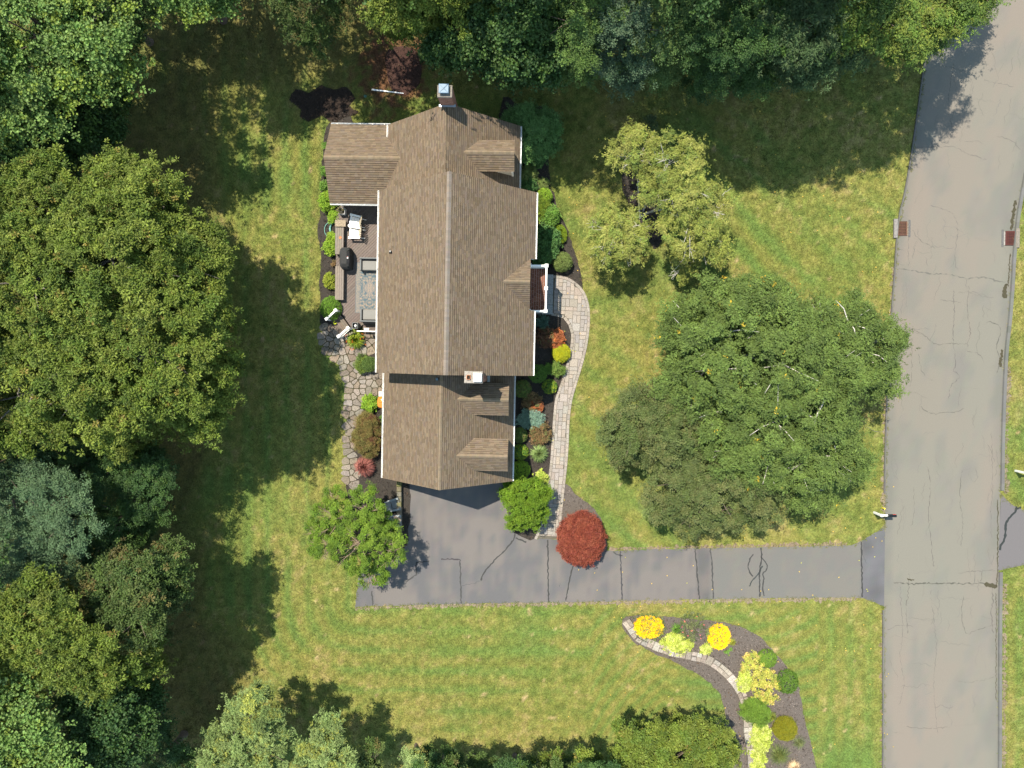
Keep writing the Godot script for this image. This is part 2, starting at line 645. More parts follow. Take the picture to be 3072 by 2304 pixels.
func make_mask() -> void:
	mask.resize(MW * MH)
	for poly in keep_off:
		var r := Rect2(poly[0], Vector2.ZERO)
		for p in poly:
			r = r.expand(p)
		for z in range(maxi(0, int((r.position.y - MZ0) / MS)), mini(MH, int((r.end.y - MZ0) / MS) + 1)):
			# spans between the crossings of this row
			var y := MZ0 + (z + 0.5) * MS
			var xs: Array = []
			for i in poly.size():
				var a: Vector2 = poly[i]
				var b: Vector2 = poly[(i + 1) % poly.size()]
				if (a.y > y) != (b.y > y):
					xs.append(a.x + (y - a.y) / (b.y - a.y) * (b.x - a.x))
			xs.sort()
			for k in range(0, xs.size() - 1, 2):
				for x in range(maxi(0, int((xs[k] - MX0) / MS)), mini(MW, int((xs[k + 1] - MX0) / MS) + 1)):
					mask[z * MW + x] = 1

func build_ground() -> void:
	var m := MB.new()
	var s := 0.2
	var nx := int(78.0 / s)
	var nz := int(60.0 / s)
	var x0 := -40.0
	var z0 := -29.5
	var a: Array = []
	a.resize(Mesh.ARRAY_MAX)
	var v := PackedVector3Array()
	var n := PackedVector3Array()
	var c := PackedColorArray()
	var ix := PackedInt32Array()
	for z in nz + 1:
		for x in nx + 1:
			var p := Vector2(x0 + x * s, z0 + z * s)
			v.append(Vector3(p.x, 0, p.y))
			n.append(Vector3.UP)
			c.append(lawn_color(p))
	for z in nz:
		for x in nx:
			var k := z * (nx + 1) + x
			ix.append_array([k, k + 1, k + nx + 1, k + 1, k + nx + 2, k + nx + 1])
	# the land beyond the picture
	var base := v.size()
	var x1 := x0 + nx * s
	var z1 := z0 + nz * s
	for q in [[-600, -600, 600, z0], [-600, z1, 600, 600], [-600, z0, x0, z1], [x1, z0, 600, z1]]:
		for p in [[q[0], q[1]], [q[2], q[1]], [q[2], q[3]], [q[0], q[3]]]:
			v.append(Vector3(p[0], 0, p[1]))
			n.append(Vector3.UP)
			c.append(Color(0.08, 0.085, 0.03))
		ix.append_array([base, base + 1, base + 2, base, base + 2, base + 3])
		base += 4
	a[Mesh.ARRAY_VERTEX] = v
	a[Mesh.ARRAY_NORMAL] = n
	a[Mesh.ARRAY_COLOR] = c
	a[Mesh.ARRAY_INDEX] = ix
	var o := MeshInstance3D.new()
	o.name = "ground"
	o.mesh = ArrayMesh.new()
	o.mesh.add_surface_from_arrays(Mesh.PRIMITIVE_TRIANGLES, a)
	o.material_override = mats.turf
	o.set_meta("kind", "structure")
	add_child(o)

func build_grass() -> void:
	var t := MB.new()
	rng.seed = 77
	for i in 9:
		var d := Vector3(rng.randf_range(-0.11, 0.11), 0, rng.randf_range(-0.11, 0.11))
		var lean := rnd_dir() * 0.05
		lean.y = rng.randf_range(0.035, 0.065)
		var w := lean.cross(Vector3.UP).normalized() * 0.014
		var sh := rng.randf_range(0.8, 1.25)
		t.tri(d - w, d + w, d + lean, Color(sh, sh, sh))
	var places: Array = []
	var cols := PackedColorArray()
	for i in 260000:
		var p := Vector2(rng.randf_range(-37.5, 36.0), rng.randf_range(-27.5, 28.0))
		if mask_at(p):
			continue
		var thin := clampf((-21.0 - p.x) / 6.0, 0, 0.75)
		if rng.randf() < thin:
			continue
		var b := Basis(Vector3.UP, rng.randf() * TAU) * Basis.from_scale(Vector3.ONE * rng.randf_range(0.7, 1.3))
		places.append(Transform3D(b, Vector3(p.x, 0, p.y)))
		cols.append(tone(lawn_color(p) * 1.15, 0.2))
	for k in keep_off.size() - 1:
		var poly: PackedVector2Array = keep_off[k]
		for i in poly.size():
			var p := poly[i]
			var q := poly[(i + 1) % poly.size()]
			for j in int(p.distance_to(q) * 9.0 + rng.randf()):
				var e := p.lerp(q, rng.randf()) + Vector2(rng.randf_range(-0.08, 0.08), rng.randf_range(-0.08, 0.08))
				var outside := (q - p).orthogonal().normalized() * 0.3
				if not in_view(e) or noise_small.get_noise_2d(e.x * 2, e.y * 2) < -0.15 or (mask_at(e + outside) and mask_at(e - outside)):
					continue
				places.append(Transform3D(Basis(Vector3.UP, rng.randf() * TAU) * Basis.from_scale(Vector3.ONE * rng.randf_range(0.7, 1.2)), Vector3(e.x, 0.018, e.y)))
				cols.append(tone(lawn_color(e), 0.25))
	var g := scatter(self, "grass", t.mesh(), mats.blade, places, cols, "stuff")
	g.set_meta("label", "mown lawn grass, green to straw yellow, all round the house")
	g.set_meta("category", "grass")

func sheet(called: String, poly: PackedVector2Array, y: float, col: Color, m: Material, thick := 0.06) -> MeshInstance3D:
	var b := MB.new()
	b.prism(poly, y - thick, y, col)
	keep_off.append(poly)
	return setting(called, b, m)

# A surface of rows between two edge lines, toned by noise.
func ribbon_sheet(left: PackedVector2Array, right: PackedVector2Array, cols: int, y: float, fn: Callable) -> MB:
	var m := MB.new()
	for i in left.size() - 1:
		for j in cols:
			var a := left[i].lerp(right[i], float(j) / cols)
			var b := left[i].lerp(right[i], float(j + 1) / cols)
			var d := left[i + 1].lerp(right[i + 1], float(j + 1) / cols)
			var e := left[i + 1].lerp(right[i + 1], float(j) / cols)
			var q := [a, b, d, e]
			for k in [0, 1, 2, 0, 2, 3]:
				m.v.append(Vector3(q[k].x, y, q[k].y))
				m.n.append(Vector3.UP)
				m.c.append(fn.call(q[k], (float(j) + (1.0 if k in [1, 2] else 0.0)) / cols))
	if m.v.size() >= 3:
		# turn the windings so that they face up
		var nn := (m.v[2] - m.v[0]).cross(m.v[1] - m.v[0])
		if nn.y < 0:
			for i in range(0, m.v.size(), 3):
				var t := m.v[i + 1]
				m.v[i + 1] = m.v[i + 2]
				m.v[i + 2] = t
				var k := m.c[i + 1]
				m.c[i + 1] = m.c[i + 2]
				m.c[i + 2] = k
	return m

# A narrow strip laid along a line on a surface.
func strip(m: MB, line: PackedVector2Array, w: float, y: float, col: Color, taper := true, uneven := 0.3, broken := false) -> void:
	var pts := line
	for i in pts.size() - 1:
		if broken and noise_small.get_noise_2d(pts[i].x * 3.0 + 60, pts[i].y * 3.0) > 0.16:
			continue
		var k := [1.0, 1.0]
		for e in 2:
			k[e] = 1.0 + noise_small.get_noise_2d(pts[i + e].x * 14, pts[i + e].y * 14) * uneven * 2.0
		if taper and i == 0:
			k[0] = 0.3
		if taper and i == pts.size() - 2:
			k[1] = 0.3
		var d0 := (pts[mini(i + 1, pts.size() - 1)] - pts[maxi(i - 1, 0)]).normalized().orthogonal()
		var d1 := (pts[mini(i + 2, pts.size() - 1)] - pts[i]).normalized().orthogonal()
		var a = pts[i] - d0 * w * 0.5 * k[0]
		var b = pts[i] + d0 * w * 0.5 * k[0]
		var e2 = pts[i + 1] + d1 * w * 0.5 * k[1]
		var f = pts[i + 1] - d1 * w * 0.5 * k[1]
		m.quadn(Vector3(a.x, y, a.y), Vector3(b.x, y, b.y), Vector3(e2.x, y, e2.y), Vector3(f.x, y, f.y), Vector3.UP, col)

func edge_line(pts: Array, n: int) -> PackedVector2Array:     # resampled evenly
	var src := curvy(ground(pts), false, 0.5, 0.0)
	var ln := 0.0
	for i in src.size() - 1:
		ln += src[i].distance_to(src[i + 1])
	var o := PackedVector2Array()
	var i := 0
	var acc := 0.0
	for k in n + 1:
		var want := ln * k / n
		while i < src.size() - 2 and acc + src[i].distance_to(src[i + 1]) < want:
			acc += src[i].distance_to(src[i + 1])
			i += 1
		var seg := src[i].distance_to(src[i + 1])
		o.append(src[i].lerp(src[i + 1], clampf((want - acc) / maxf(seg, 0.001), 0, 1)))
	return o

func build_road() -> void:
	var left := [[2648, 2700], [2651, 2304], [2652, 1818], [2655, 1570], [2657, 1400], [2663, 1200], [2673, 1000], [2687, 800], [2698, 660], [2717, 577], [2737, 460], [2756, 330], [2775, 195], [2800, 60], [2850, -150], [2920, -400]]
	var right := [[2990, 2700], [2993, 2304], [2994, 1818], [2999, 1570], [3001, 1400], [3004, 1250], [3012, 1064], [3023, 959], [3031, 853], [3036, 769], [3046, 663], [3057, 595], [3078, 480], [3100, 360], [3125, 230], [3155, 90], [3205, -120], [3275, -370]]
	var lf := edge_line(left, 150)
	var rt := edge_line(right, 150)
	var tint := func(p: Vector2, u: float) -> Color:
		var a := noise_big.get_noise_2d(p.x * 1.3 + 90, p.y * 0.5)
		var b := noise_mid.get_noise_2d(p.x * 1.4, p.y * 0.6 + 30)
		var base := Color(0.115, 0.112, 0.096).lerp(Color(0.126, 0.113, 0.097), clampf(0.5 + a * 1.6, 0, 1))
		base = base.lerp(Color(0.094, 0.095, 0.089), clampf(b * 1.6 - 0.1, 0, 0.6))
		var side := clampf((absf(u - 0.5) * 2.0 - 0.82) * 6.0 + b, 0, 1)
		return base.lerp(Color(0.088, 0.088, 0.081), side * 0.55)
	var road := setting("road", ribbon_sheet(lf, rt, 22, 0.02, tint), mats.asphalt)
	var poly := lf.duplicate()
	var back := rt.duplicate()
	back.reverse()
	poly.append_array(back)
	keep_off.append(poly)
	# cracks that opened in the old asphalt
	var cr := MB.new()
	rng.seed = 11
	var dark := Color(0.066, 0.064, 0.058)
	var drawn := [
		[[2693, 806], [2720, 809], [2760, 815], [2800, 822], [2850, 824], [2900, 836], [2950, 832], [2990, 842], [3022, 846], 0.07],
		[[2680, 1748], [2720, 1751], [2760, 1750], [2820, 1751], [2880, 1750], [2940, 1751], [2985, 1752], 0.08],
		[[2790, 616], [2830, 628], [2860, 645], [2872, 680], [2868, 730], [2865, 780], [2872, 810], 0.03],
		[[2735, 690], [2760, 720], [2785, 735], [2805, 745], 0.03], [[2726, 680], [2724, 760], [2726, 800], 0.025],
		[[2690, 980], [2730, 985], [2770, 1005], [2805, 1032], [2850, 1030], [2900, 1032], 0.03],
		[[2860, 870], [2862, 940], [2858, 1010], [2866, 1090], [2860, 1110], [2878, 1130], [2850, 1160], [2846, 1200], 0.028],
		[[2905, 860], [2902, 930], [2910, 1000], [2900, 1050], [2935, 1060], [2950, 1090], 0.028],
		[[2960, 965], [2995, 975], [3000, 1000], [2990, 1040], [2998, 1080], [2990, 1120], 0.05],
		[[2735, 1020], [2735, 1120], [2730, 1160], 0.02], [[2755, 1060], [2762, 1100], [2775, 1130], [2800, 1140], 0.03],
		[[2760, 1220], [2790, 1240], [2830, 1238], [2870, 1235], [2890, 1225], 0.03], [[2782, 1400], [2790, 1460], [2785, 1540], [2792, 1620], [2800, 1700], 0.03],
		[[2885, 1410], [2880, 1500], [2888, 1560], [2882, 1640], 0.025], [[2973, 1300], [2976, 1420], [2972, 1560], [2975, 1620], 0.02],
		[[2740, 1460], [2742, 1540], [2732, 1580], 0.02], [[2728, 1720], [2725, 1770], [2718, 1830], [2722, 1900], 0.045],
		[[2870, 1720], [2900, 1716], [2950, 1712], [2985, 1710], 0.04], [[2925, 1712], [2922, 1740], [2918, 1752], 0.05], [[2945, 1712], [2942, 1745], 0.04],
		[[2975, 1755], [2977, 1800], [2974, 1850], [2978, 1900], 0.05], [[2660, 1890], [2700, 1875], [2740, 1880], 0.03],
		[[2700, 1760], [2708, 1900], [2700, 1970], [2712, 2050], [2695, 2120], 0.02], [[2790, 1770], [2800, 1850], [2808, 1950], [2800, 2060], [2812, 2200], 0.02],
		[[2890, 1790], [2885, 1850], [2900, 1900], [2930, 1890], [2985, 1872], 0.03], [[2860, 2040], [2920, 2045], [2985, 2030], 0.02],
		[[2720, 2180], [2780, 2185], [2850, 2180], 0.025], [[2680, 2195], [2710, 2200], 0.02], [[2950, 240], [2990, 250], [3040, 260], 0.02],
		[[2860, 190], [2850, 260], [2845, 330], [2855, 380], 0.03], [[2990, 410], [3030, 420], [3060, 450], 0.02], [[2740, 445], [2850, 440], [2900, 460], [2960, 480], 0.03]]
	for d in drawn:
		var w: float = d[d.size() - 1]
		var g := ground(d.slice(0, d.size() - 1))
		strip(cr, curvy(g, false, 0.12, 0.05), w * 0.72, 0.024, tone(dark, 0.2), true, 0.9)
	for i in 150:     # fine lengthwise crazing
		var t := rng.randf()
		var k := int(rng.randf_range(25, 125))
		var p := lf[k].lerp(rt[k], [0.12, 0.32, 0.45, 0.6, 0.78, 0.9][i % 6] + rng.randf_range(-0.05, 0.05))
		var line := PackedVector2Array()
		var dir := (lf[k + 1] - lf[k]).normalized()
		if rng.randf() < 0.25:
			dir = dir.orthogonal()
		for j in int(rng.randf_range(5, 16)):
			line.append(p)
			p += dir.rotated(rng.randf_range(-0.8, 0.8)) * 0.16
		strip(cr, line, rng.randf_range(0.012, 0.026), 0.024, tone(Color(0.092, 0.089, 0.081), 0.15), true, 0.5)
	part("cracks", cr, mats.asphalt, road, "stuff")
	var weeds := MB.new()
	for d in [[[3046, 600], [3040, 640], [3034, 690], 0.20], [[3030, 760], [3027, 800], [3024, 860], 0.07], [[3018, 850], [3014, 872], [3012, 895], 0.26], [[3006, 1050], [3002, 1075], [3000, 1100], 0.16], [[2955, 1752], [2975, 1757], [2990, 1762], 0.26], [[2992, 1500], [2993, 1600], [2992, 1700], [2989, 1760], 0.06], [[2987, 1780], [2988, 1900], [2987, 2100], 0.035], [[2722, 1737], [2732, 1740], [2742, 1738], 0.10]]:
		strip(weeds, curvy(ground(d.slice(0, d.size() - 1)), false, 0.07, 0.04), d[d.size() - 1], 0.027, Color(0.044, 0.041, 0.025), true, 0.5)
	part("dirt_stain", weeds, mats.mulch, road, "stuff")
	# kerbs
	for side in 2:
		var e := lf if side == 0 else rt
		var k := MB.new()
		for i in e.size() - 1:
			var pxl := e[i]
			if side == 0 and pxl.y > 9.0 and pxl.y < 16.6 or side == 1 and pxl.y > 8.6 and pxl.y < 14.2:
				continue
			var d := (e[i + 1] - e[i]).normalized().orthogonal()
			if d.x > 0 == (side == 0):
				d = -d
			var d2 := (e[mini(i + 2, e.size() - 1)] - e[mini(i + 1, e.size() - 2)]).normalized().orthogonal()
			if d2.x > 0 == (side == 0):
				d2 = -d2
			var w := 0.13 if side == 0 else 0.24
			var hgt := 0.09 if side == 0 else 0.12
			var col := tone(Color(0.088, 0.089, 0.085) if side else Color(0.078, 0.077, 0.072), 0.1)
			var p0 := [[-0.02, 0.0], [0.03, hgt], [w - 0.02, hgt], [w, 0.0]]
			for j in 3:
				var a = e[i] + d * p0[j][0]
				var b = e[i + 1] + d2 * p0[j][0]
				var f = e[i + 1] + d2 * p0[j + 1][0]
				var h = e[i] + d * p0[j + 1][0]
				k.quadn(Vector3(a.x, p0[j][1], a.y), Vector3(b.x, p0[j][1], b.y), Vector3(f.x, p0[j + 1][1], f.y), Vector3(h.x, p0[j + 1][1], h.y), Vector3(0, 1, 0) if j == 1 else Vector3(d.x, 0.3, d.y) * (1.0 if j == 2 else -1.0), col)
		setting("kerb", k, mats.asphalt)
		var strip_poly := PackedVector2Array()
		for i in e.size():
			strip_poly.append(e[i])
		for i in range(e.size() - 1, -1, -1):
			strip_poly.append(e[i] + Vector2(-0.16 if side == 0 else 0.28, 0))
		keep_off.append(strip_poly)

func build_drive() -> void:
	var out := [[1228, 1402], [1224, 1520], [1223, 1602], [1200, 1650], [1120, 1690], [1078, 1722], [1069, 1780], [1066, 1821], [1120, 1818], [1250, 1815], [1400, 1811], [1650, 1807], [2000, 1800], [2300, 1795], [2560, 1792], [2590, 1795], [2620, 1806], [2653, 1820], [2655, 1572], [2640, 1588], [2620, 1601], [2590, 1620], [2570, 1630], [2540, 1636], [2450, 1638], [2200, 1643], [2000, 1647], [1830, 1652], [1760, 1650], [1692, 1622], [1680, 1617], [1603, 1615], [1575, 1612], [1550, 1600], [1530, 1570], [1516, 1500], [1510, 1402]]
	var poly := PackedVector2Array()
	var rough_edge := ground(out)
	for k in rough_edge.size():
		var p := rough_edge[k]
		var q := rough_edge[(k + 1) % rough_edge.size()]
		var steps := maxi(1, int(p.distance_to(q) / 0.22))
		for w in steps:
			var e := p.lerp(q, float(w) / steps)
			poly.append(e + Vector2(noise_small.get_noise_2d(e.x * 4, e.y * 4), noise_small.get_noise_2d(e.y * 4, e.x * 4 + 40)) * 0.07)
	var m := MB.new()
	# laid in small pieces so that its worn patches can be toned
	var r := Rect2(poly[0], Vector2.ZERO)
	for p in poly:
		r = r.expand(p)
	var s := 0.3
	var tint := func(p: Vector2) -> Color:
		var a := noise_mid.get_noise_2d(p.x * 0.9 + 50, p.y * 0.45)
		var b := noise_small.get_noise_2d(p.x * 0.5, p.y * 0.5)
		var streak := noise_small.get_noise_2d(p.x * 1.7 + 30, p.y * 0.35)
		var blue := Color(0.072, 0.072, 0.0755)
		var tan_ := Color(0.099, 0.091, 0.087)
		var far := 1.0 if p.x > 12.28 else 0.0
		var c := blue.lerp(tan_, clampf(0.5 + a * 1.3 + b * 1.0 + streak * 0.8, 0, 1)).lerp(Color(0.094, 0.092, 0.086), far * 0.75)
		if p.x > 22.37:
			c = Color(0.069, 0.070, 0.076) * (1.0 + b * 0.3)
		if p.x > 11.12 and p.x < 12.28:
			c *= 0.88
		return c
	for x in int(r.size.x / s) + 1:
		for z in int(r.size.y / s) + 1:
			var o := r.position + Vector2(x, z) * s
			var cell := PackedVector2Array([o, o + Vector2(s, 0), o + Vector2(s, s), o + Vector2(0, s)])
			for piece in Geometry2D.intersect_polygons(cell, poly):
				var ix := Geometry2D.triangulate_polygon(piece)
				for i in range(0, ix.size(), 3):
					var at := m.v.size()
					m.up3(piece[ix[i]], piece[ix[i + 1]], piece[ix[i + 2]], 0.016, Color.WHITE)
					for j in range(at, m.v.size()):
						m.c[j] = tint.call(Vector2(m.v[j].x, m.v[j].z))
	keep_off.append(poly)
	var d := setting("driveway", m, mats.asphalt)
	var lines := [[[1643, 1619], [1644, 1700], [1646, 1806]], [[1724, 1681], [1710, 1732], [1697, 1801]], [[1861, 1654], [1864, 1720], [1867, 1799]], [[1840, 1653], [1850, 1664], [1868, 1667]],
		[[1543, 1596], [1544, 1612], [1516, 1649], [1484, 1681], [1452, 1718], [1443, 1741]], [[1546, 1613], [1562, 1620], [1579, 1626]], [[1323, 1677], [1350, 1677], [1380, 1679]], [[1380, 1679], [1382, 1755], [1384, 1811]],
		[[1288, 1684], [1249, 1687]], [[1249, 1687], [1250, 1722]], [[1250, 1722], [1219, 1746]], [[1116, 1774], [1118, 1817]], [[2085, 1646], [2091, 1713], [2098, 1797]], [[2130, 1645], [2136, 1690], [2139, 1796]],
		[[2283, 1642], [2284, 1681], [2279, 1713], [2279, 1790]], [[2283, 1670], [2299, 1690], [2300, 1708], [2288, 1722], [2291, 1736], [2288, 1758], [2292, 1788]], [[2260, 1663], [2249, 1677], [2244, 1704], [2249, 1717], [2259, 1729]],
		[[2288, 1697], [2276, 1720], [2258, 1740], [2248, 1759]], [[2584, 1625], [2585, 1713], [2586, 1791]]]
	for l in lines:
		var t := MB.new()
		strip(t, curvy(ground(l), false, 0.12, 0.03), 0.085, 0.021, tone(Color(0.030, 0.030, 0.030), 0.2), false, 0.35)
		part("tar_line", t, mats.tar, d)
	var hair := MB.new()
	for l in [[[1442, 1741], [1420, 1750], [1385, 1756]], [[1680, 1750], [1679, 1762]], [[2586, 1660], [2600, 1690]]]:
		strip(hair, curvy(ground(l), false, 0.12, 0.04), 0.025, 0.02, Color(0.046, 0.047, 0.050))
	part("cracks", hair, mats.tar, d, "stuff")
	# bleached soil along the edges
	var e := MB.new()
	for l in [[[1066, 1825], [1250, 1819], [1400, 1815], [1650, 1811], [2000, 1804], [2300, 1799], [2570, 1796]], [[1830, 1648], [2000, 1643], [2200, 1639], [2450, 1634], [2540, 1632]], [[2651, 1830], [2650, 2000], [2649, 2304]], [[2652, 1560], [2653, 1400], [2660, 1200], [2671, 1000], [2684, 800]], [[3012, 2304], [3013, 1900], [3014, 1750]], [[3018, 1480], [3020, 1300], [3026, 1100]]]:
		strip(e, curvy(ground(l), false, 0.1, 0.05), 0.2, 0.012, tone(Color(0.138, 0.110, 0.077), 0.1), true, 1.5)
	part("bleached_edge", e, mats.turf, d, "stuff")
	# the neighbour's drive across the road
	var o2 := [[2994, 1712], [3020, 1706], [3072, 1694], [3150, 1680], [3150, 1545], [3072, 1531], [3040, 1517], [3020, 1500], [3002, 1480]]
	var n := MB.new()
	var p2 := ground(o2)
	n.prism(p2, -0.05, 0.024, Color(0.085, 0.081, 0.083))
	keep_off.append(p2)
	var nd := setting("neighbour_driveway", n, mats.asphalt)
	for l in [[[3049, 1519], [3044, 1536], [3029, 1551], [3017, 1569], [3016, 1599], [3011, 1623], [3002, 1635], [2999, 1650]], [[3062, 1522], [3049, 1527]]]:
		var t := MB.new()
		strip(t, curvy(ground(l), false, 0.12, 0.03), 0.14, 0.03, Color(0.019, 0.020, 0.021), false, 0.35)
		part("tar_line", t, mats.tar, nd)

func build_beds() -> void:
	var black := Color(0.035, 0.0285, 0.025)
	var grey := Color(0.086, 0.073, 0.066)
	var beds := {
		"mulch_bed_east": [[[1500, 330], [1560, 318], [1640, 325], [1655, 400], [1646, 474], [1652, 553], [1664, 592], [1684, 650], [1699, 682], [1723, 749], [1739, 807], [1748, 872], [1720, 850], [1690, 834], [1645, 826], [1500, 826]], black],
		"mulch_bed_walk": [[[1500, 946], [1655, 946], [1692, 956], [1708, 978], [1714, 1010], [1707, 1065], [1694, 1118], [1668, 1195], [1660, 1260], [1656, 1330], [1652, 1380], [1646, 1430], [1640, 1480], [1628, 1560], [1603, 1617], [1560, 1607], [1535, 1588], [1520, 1520], [1508, 1450], [1500, 1440]], black],
		"mulch_bed_maple": [[[1686, 1465], [1700, 1450], [1720, 1478], [1752, 1500], [1792, 1540], [1812, 1590], [1818, 1650], [1760, 1652], [1692, 1624], [1680, 1617]], grey],
		"mulch_bed_deck": [[[985, 372], [972, 430], [965, 520], [962, 633], [953, 690], [962, 769], [959, 841], [961, 905], [963, 985], [992, 1000], [1060, 960], [1060, 372]], black],
		"mulch_bed_steps": [[[1150, 1052], [1092, 1052], [1070, 1080], [1072, 1110], [1096, 1126], [1160, 1130], [1160, 1052]], black],
		"mulch_bed_wall": [[[1170, 1172], [1118, 1176], [1090, 1190], [1077, 1215], [1075, 1250], [1064, 1270], [1058, 1320], [1058, 1380], [1068, 1440], [1040, 1450], [1045, 1500], [1062, 1590], [1100, 1660], [1150, 1690], [1210, 1650], [1226, 1600], [1228, 1440], [1190, 1430], [1190, 1172]], black],
		"mulch_bed_birch": [[[1868, 500], [1900, 470], [1950, 480], [1975, 560], [1985, 640], [1985, 720], [1960, 745], [1935, 690], [1905, 640], [1880, 600], [1865, 550]], black],
		"mulch_bed_island": [[[1866, 1858], [1900, 1846], [1950, 1849], [2020, 1852], [2100, 1859], [2180, 1868], [2232, 1885], [2282, 1912], [2325, 1958], [2360, 2000], [2390, 2048], [2402, 2095], [2411, 2150], [2425, 2205], [2435, 2255], [2434, 2330], [2200, 2330], [2178, 2195], [2175, 2142], [2160, 2085], [2130, 2050], [2090, 2020], [2050, 2000], [2010, 1978], [1960, 1958], [1910, 1930], [1880, 1900], [1866, 1875]], grey],
		"mulch_heap": [[[868, 300], [890, 268], [930, 276], [965, 256], [1000, 268], [1040, 262], [1066, 296], [1048, 316], [1072, 338], [1030, 352], [1005, 370], [965, 350], [930, 366], [900, 350], [905, 330]], Color(0.024, 0.018, 0.015)],
		"soil_bed_north": [[[1165, 150], [1230, 140], [1262, 180], [1258, 250], [1215, 285], [1175, 270], [1160, 210]], Color(0.041, 0.023, 0.017)]}
	var chip := MB.new()
	chip.box(Transform3D(Basis(), Vector3(0, 0.006, 0)), Vector3(0.075, 0.012, 0.022), Color.WHITE)
	chip.box(Transform3D(Basis(Vector3.UP, 1.1), Vector3(0.03, 0.012, 0.03)), Vector3(0.055, 0.012, 0.018), Color(0.440, 0.440, 0.440))
	chip.box(Transform3D(Basis(Vector3(1, 0, 1).normalized(), 0.5), Vector3(-0.03, 0.016, 0.02)), Vector3(0.05, 0.01, 0.018), Color(1.3, 1.25, 1.2))
	var cm := chip.mesh()
	rng.seed = 5
	for k in beds:
		var poly := curvy(ground(beds[k][0]), true, 0.3, 0.05)
		var o := sheet("mulch_bed" if k.begins_with("mulch") else "soil_bed", poly, 0.035, beds[k][1], mats.mulch)
		var r := Rect2(poly[0], Vector2.ZERO)
		for p in poly:
			r = r.expand(p)
		var places: Array = []
		var cols := PackedColorArray()
		for i in int(r.get_area() * 42.0):
			var p := r.position + Vector2(rng.randf(), rng.randf()) * r.size
			if not Geometry2D.is_point_in_polygon(p, poly):
				continue
			var b := Basis(Vector3.UP, rng.randf() * TAU) * Basis(Vector3.RIGHT, rng.randf_range(-0.3, 0.3)) * Basis.from_scale(Vector3.ONE * rng.randf_range(0.7, 1.6))
			places.append(Transform3D(b, Vector3(p.x, 0.034, p.y)))
			cols.append(tone(beds[k][1] * 1.2, 0.55) if rng.randf() < 0.97 else Color(0.088, 0.055, 0.033))
		scatter(o, "mulch_chips", cm, mats.mulch, places, cols, "stuff")

# ---------------------------------------------------------------- paths
func stone_cells(poly: PackedVector2Array, spacing: float, gap: float) -> Array:
	var r := Rect2(poly[0], Vector2.ZERO)
	for p in poly:
		r = r.expand(p)
	var pts: Array = []
	for tries in 12000:
		var p := r.position + Vector2(rng.randf(), rng.randf()) * r.size
		if not Geometry2D.is_point_in_polygon(p, poly):
			continue
		var need := spacing * (0.62 + 1.5 * absf(noise_mid.get_noise_2d(p.x * 4, p.y * 4)))
		var ok := true
		for q in pts:
			if q.distance_to(p) < need:
				ok = false
				break
		if ok:
			pts.append(p)
	var cells: Array = []
	for p in pts:
		var cell := PackedVector2Array()
		for k in 10:
			cell.append(p + Vector2.from_angle(TAU * k / 10.0) * spacing * rng.randf_range(0.8, 1.2))
		for q in pts:
			var d: Vector2 = q - p
			if q == p or d.length() > spacing * 2.4:
				continue
			var mid: Vector2 = (p + q) * 0.5 - d.normalized() * gap * 0.5
			var nrm := d.normalized()
			var o := PackedVector2Array()
			for i in cell.size():
				var a := cell[i]
				var b := cell[(i + 1) % cell.size()]
				var da := (a - mid).dot(nrm)
				var db := (b - mid).dot(nrm)
				if da <= 0:
					o.append(a)
				if (da < 0) != (db < 0):
					o.append(a.lerp(b, da / (da - db)))
			cell = o
			if cell.size() < 3:
				break
		if cell.size() < 3:
			continue
		# knock the corners off
		var rounded := PackedVector2Array()
		for i in cell.size():
			var a := cell[i]
			var b := cell[(i + 1) % cell.size()]
			if a.distance_to(b) < 0.03:
				continue
			rounded.append(a.lerp(b, 0.16))
			rounded.append(a.lerp(b, 0.84))
		if rounded.size() >= 3:
			cells.append(rounded)
	return cells

func build_flagstones() -> void:
	var outline := ground([[982, 968], [968, 990], [966, 1022], [977, 1055], [1015, 1082], [1036, 1109], [1042, 1152], [1040, 1203], [1041, 1275], [1040, 1347], [1038, 1402], [1041, 1452], [1075, 1458], [1069, 1431], [1060, 1366], [1058, 1311], [1062, 1257], [1076, 1239], [1079, 1203], [1095, 1182], [1123, 1174], [1156, 1171], [1156, 1127], [1102, 1124], [1072, 1108], [1062, 1085], [1070, 1062], [1092, 1050], [1130, 1046], [1126, 1004], [1050, 1012], [1019, 1011]])
	var o := sheet("flagstone_path", curvy(outline, true, 0.3, 0.02), 0.02, Color(0.045, 0.041, 0.021), mats.mulch)
	rng.seed = 23
	for cell in stone_cells(outline, 0.40, 0.045):
		var b := MB.new()
		var warm := Color(0.130, 0.104, 0.079).lerp(Color(0.156, 0.141, 0.125), rng.randf())
		b.prism(cell, 0.0, rng.randf_range(0.045, 0.065), tone(warm, 0.22), 0.012)
		part("stone", b, mats.stone, o)

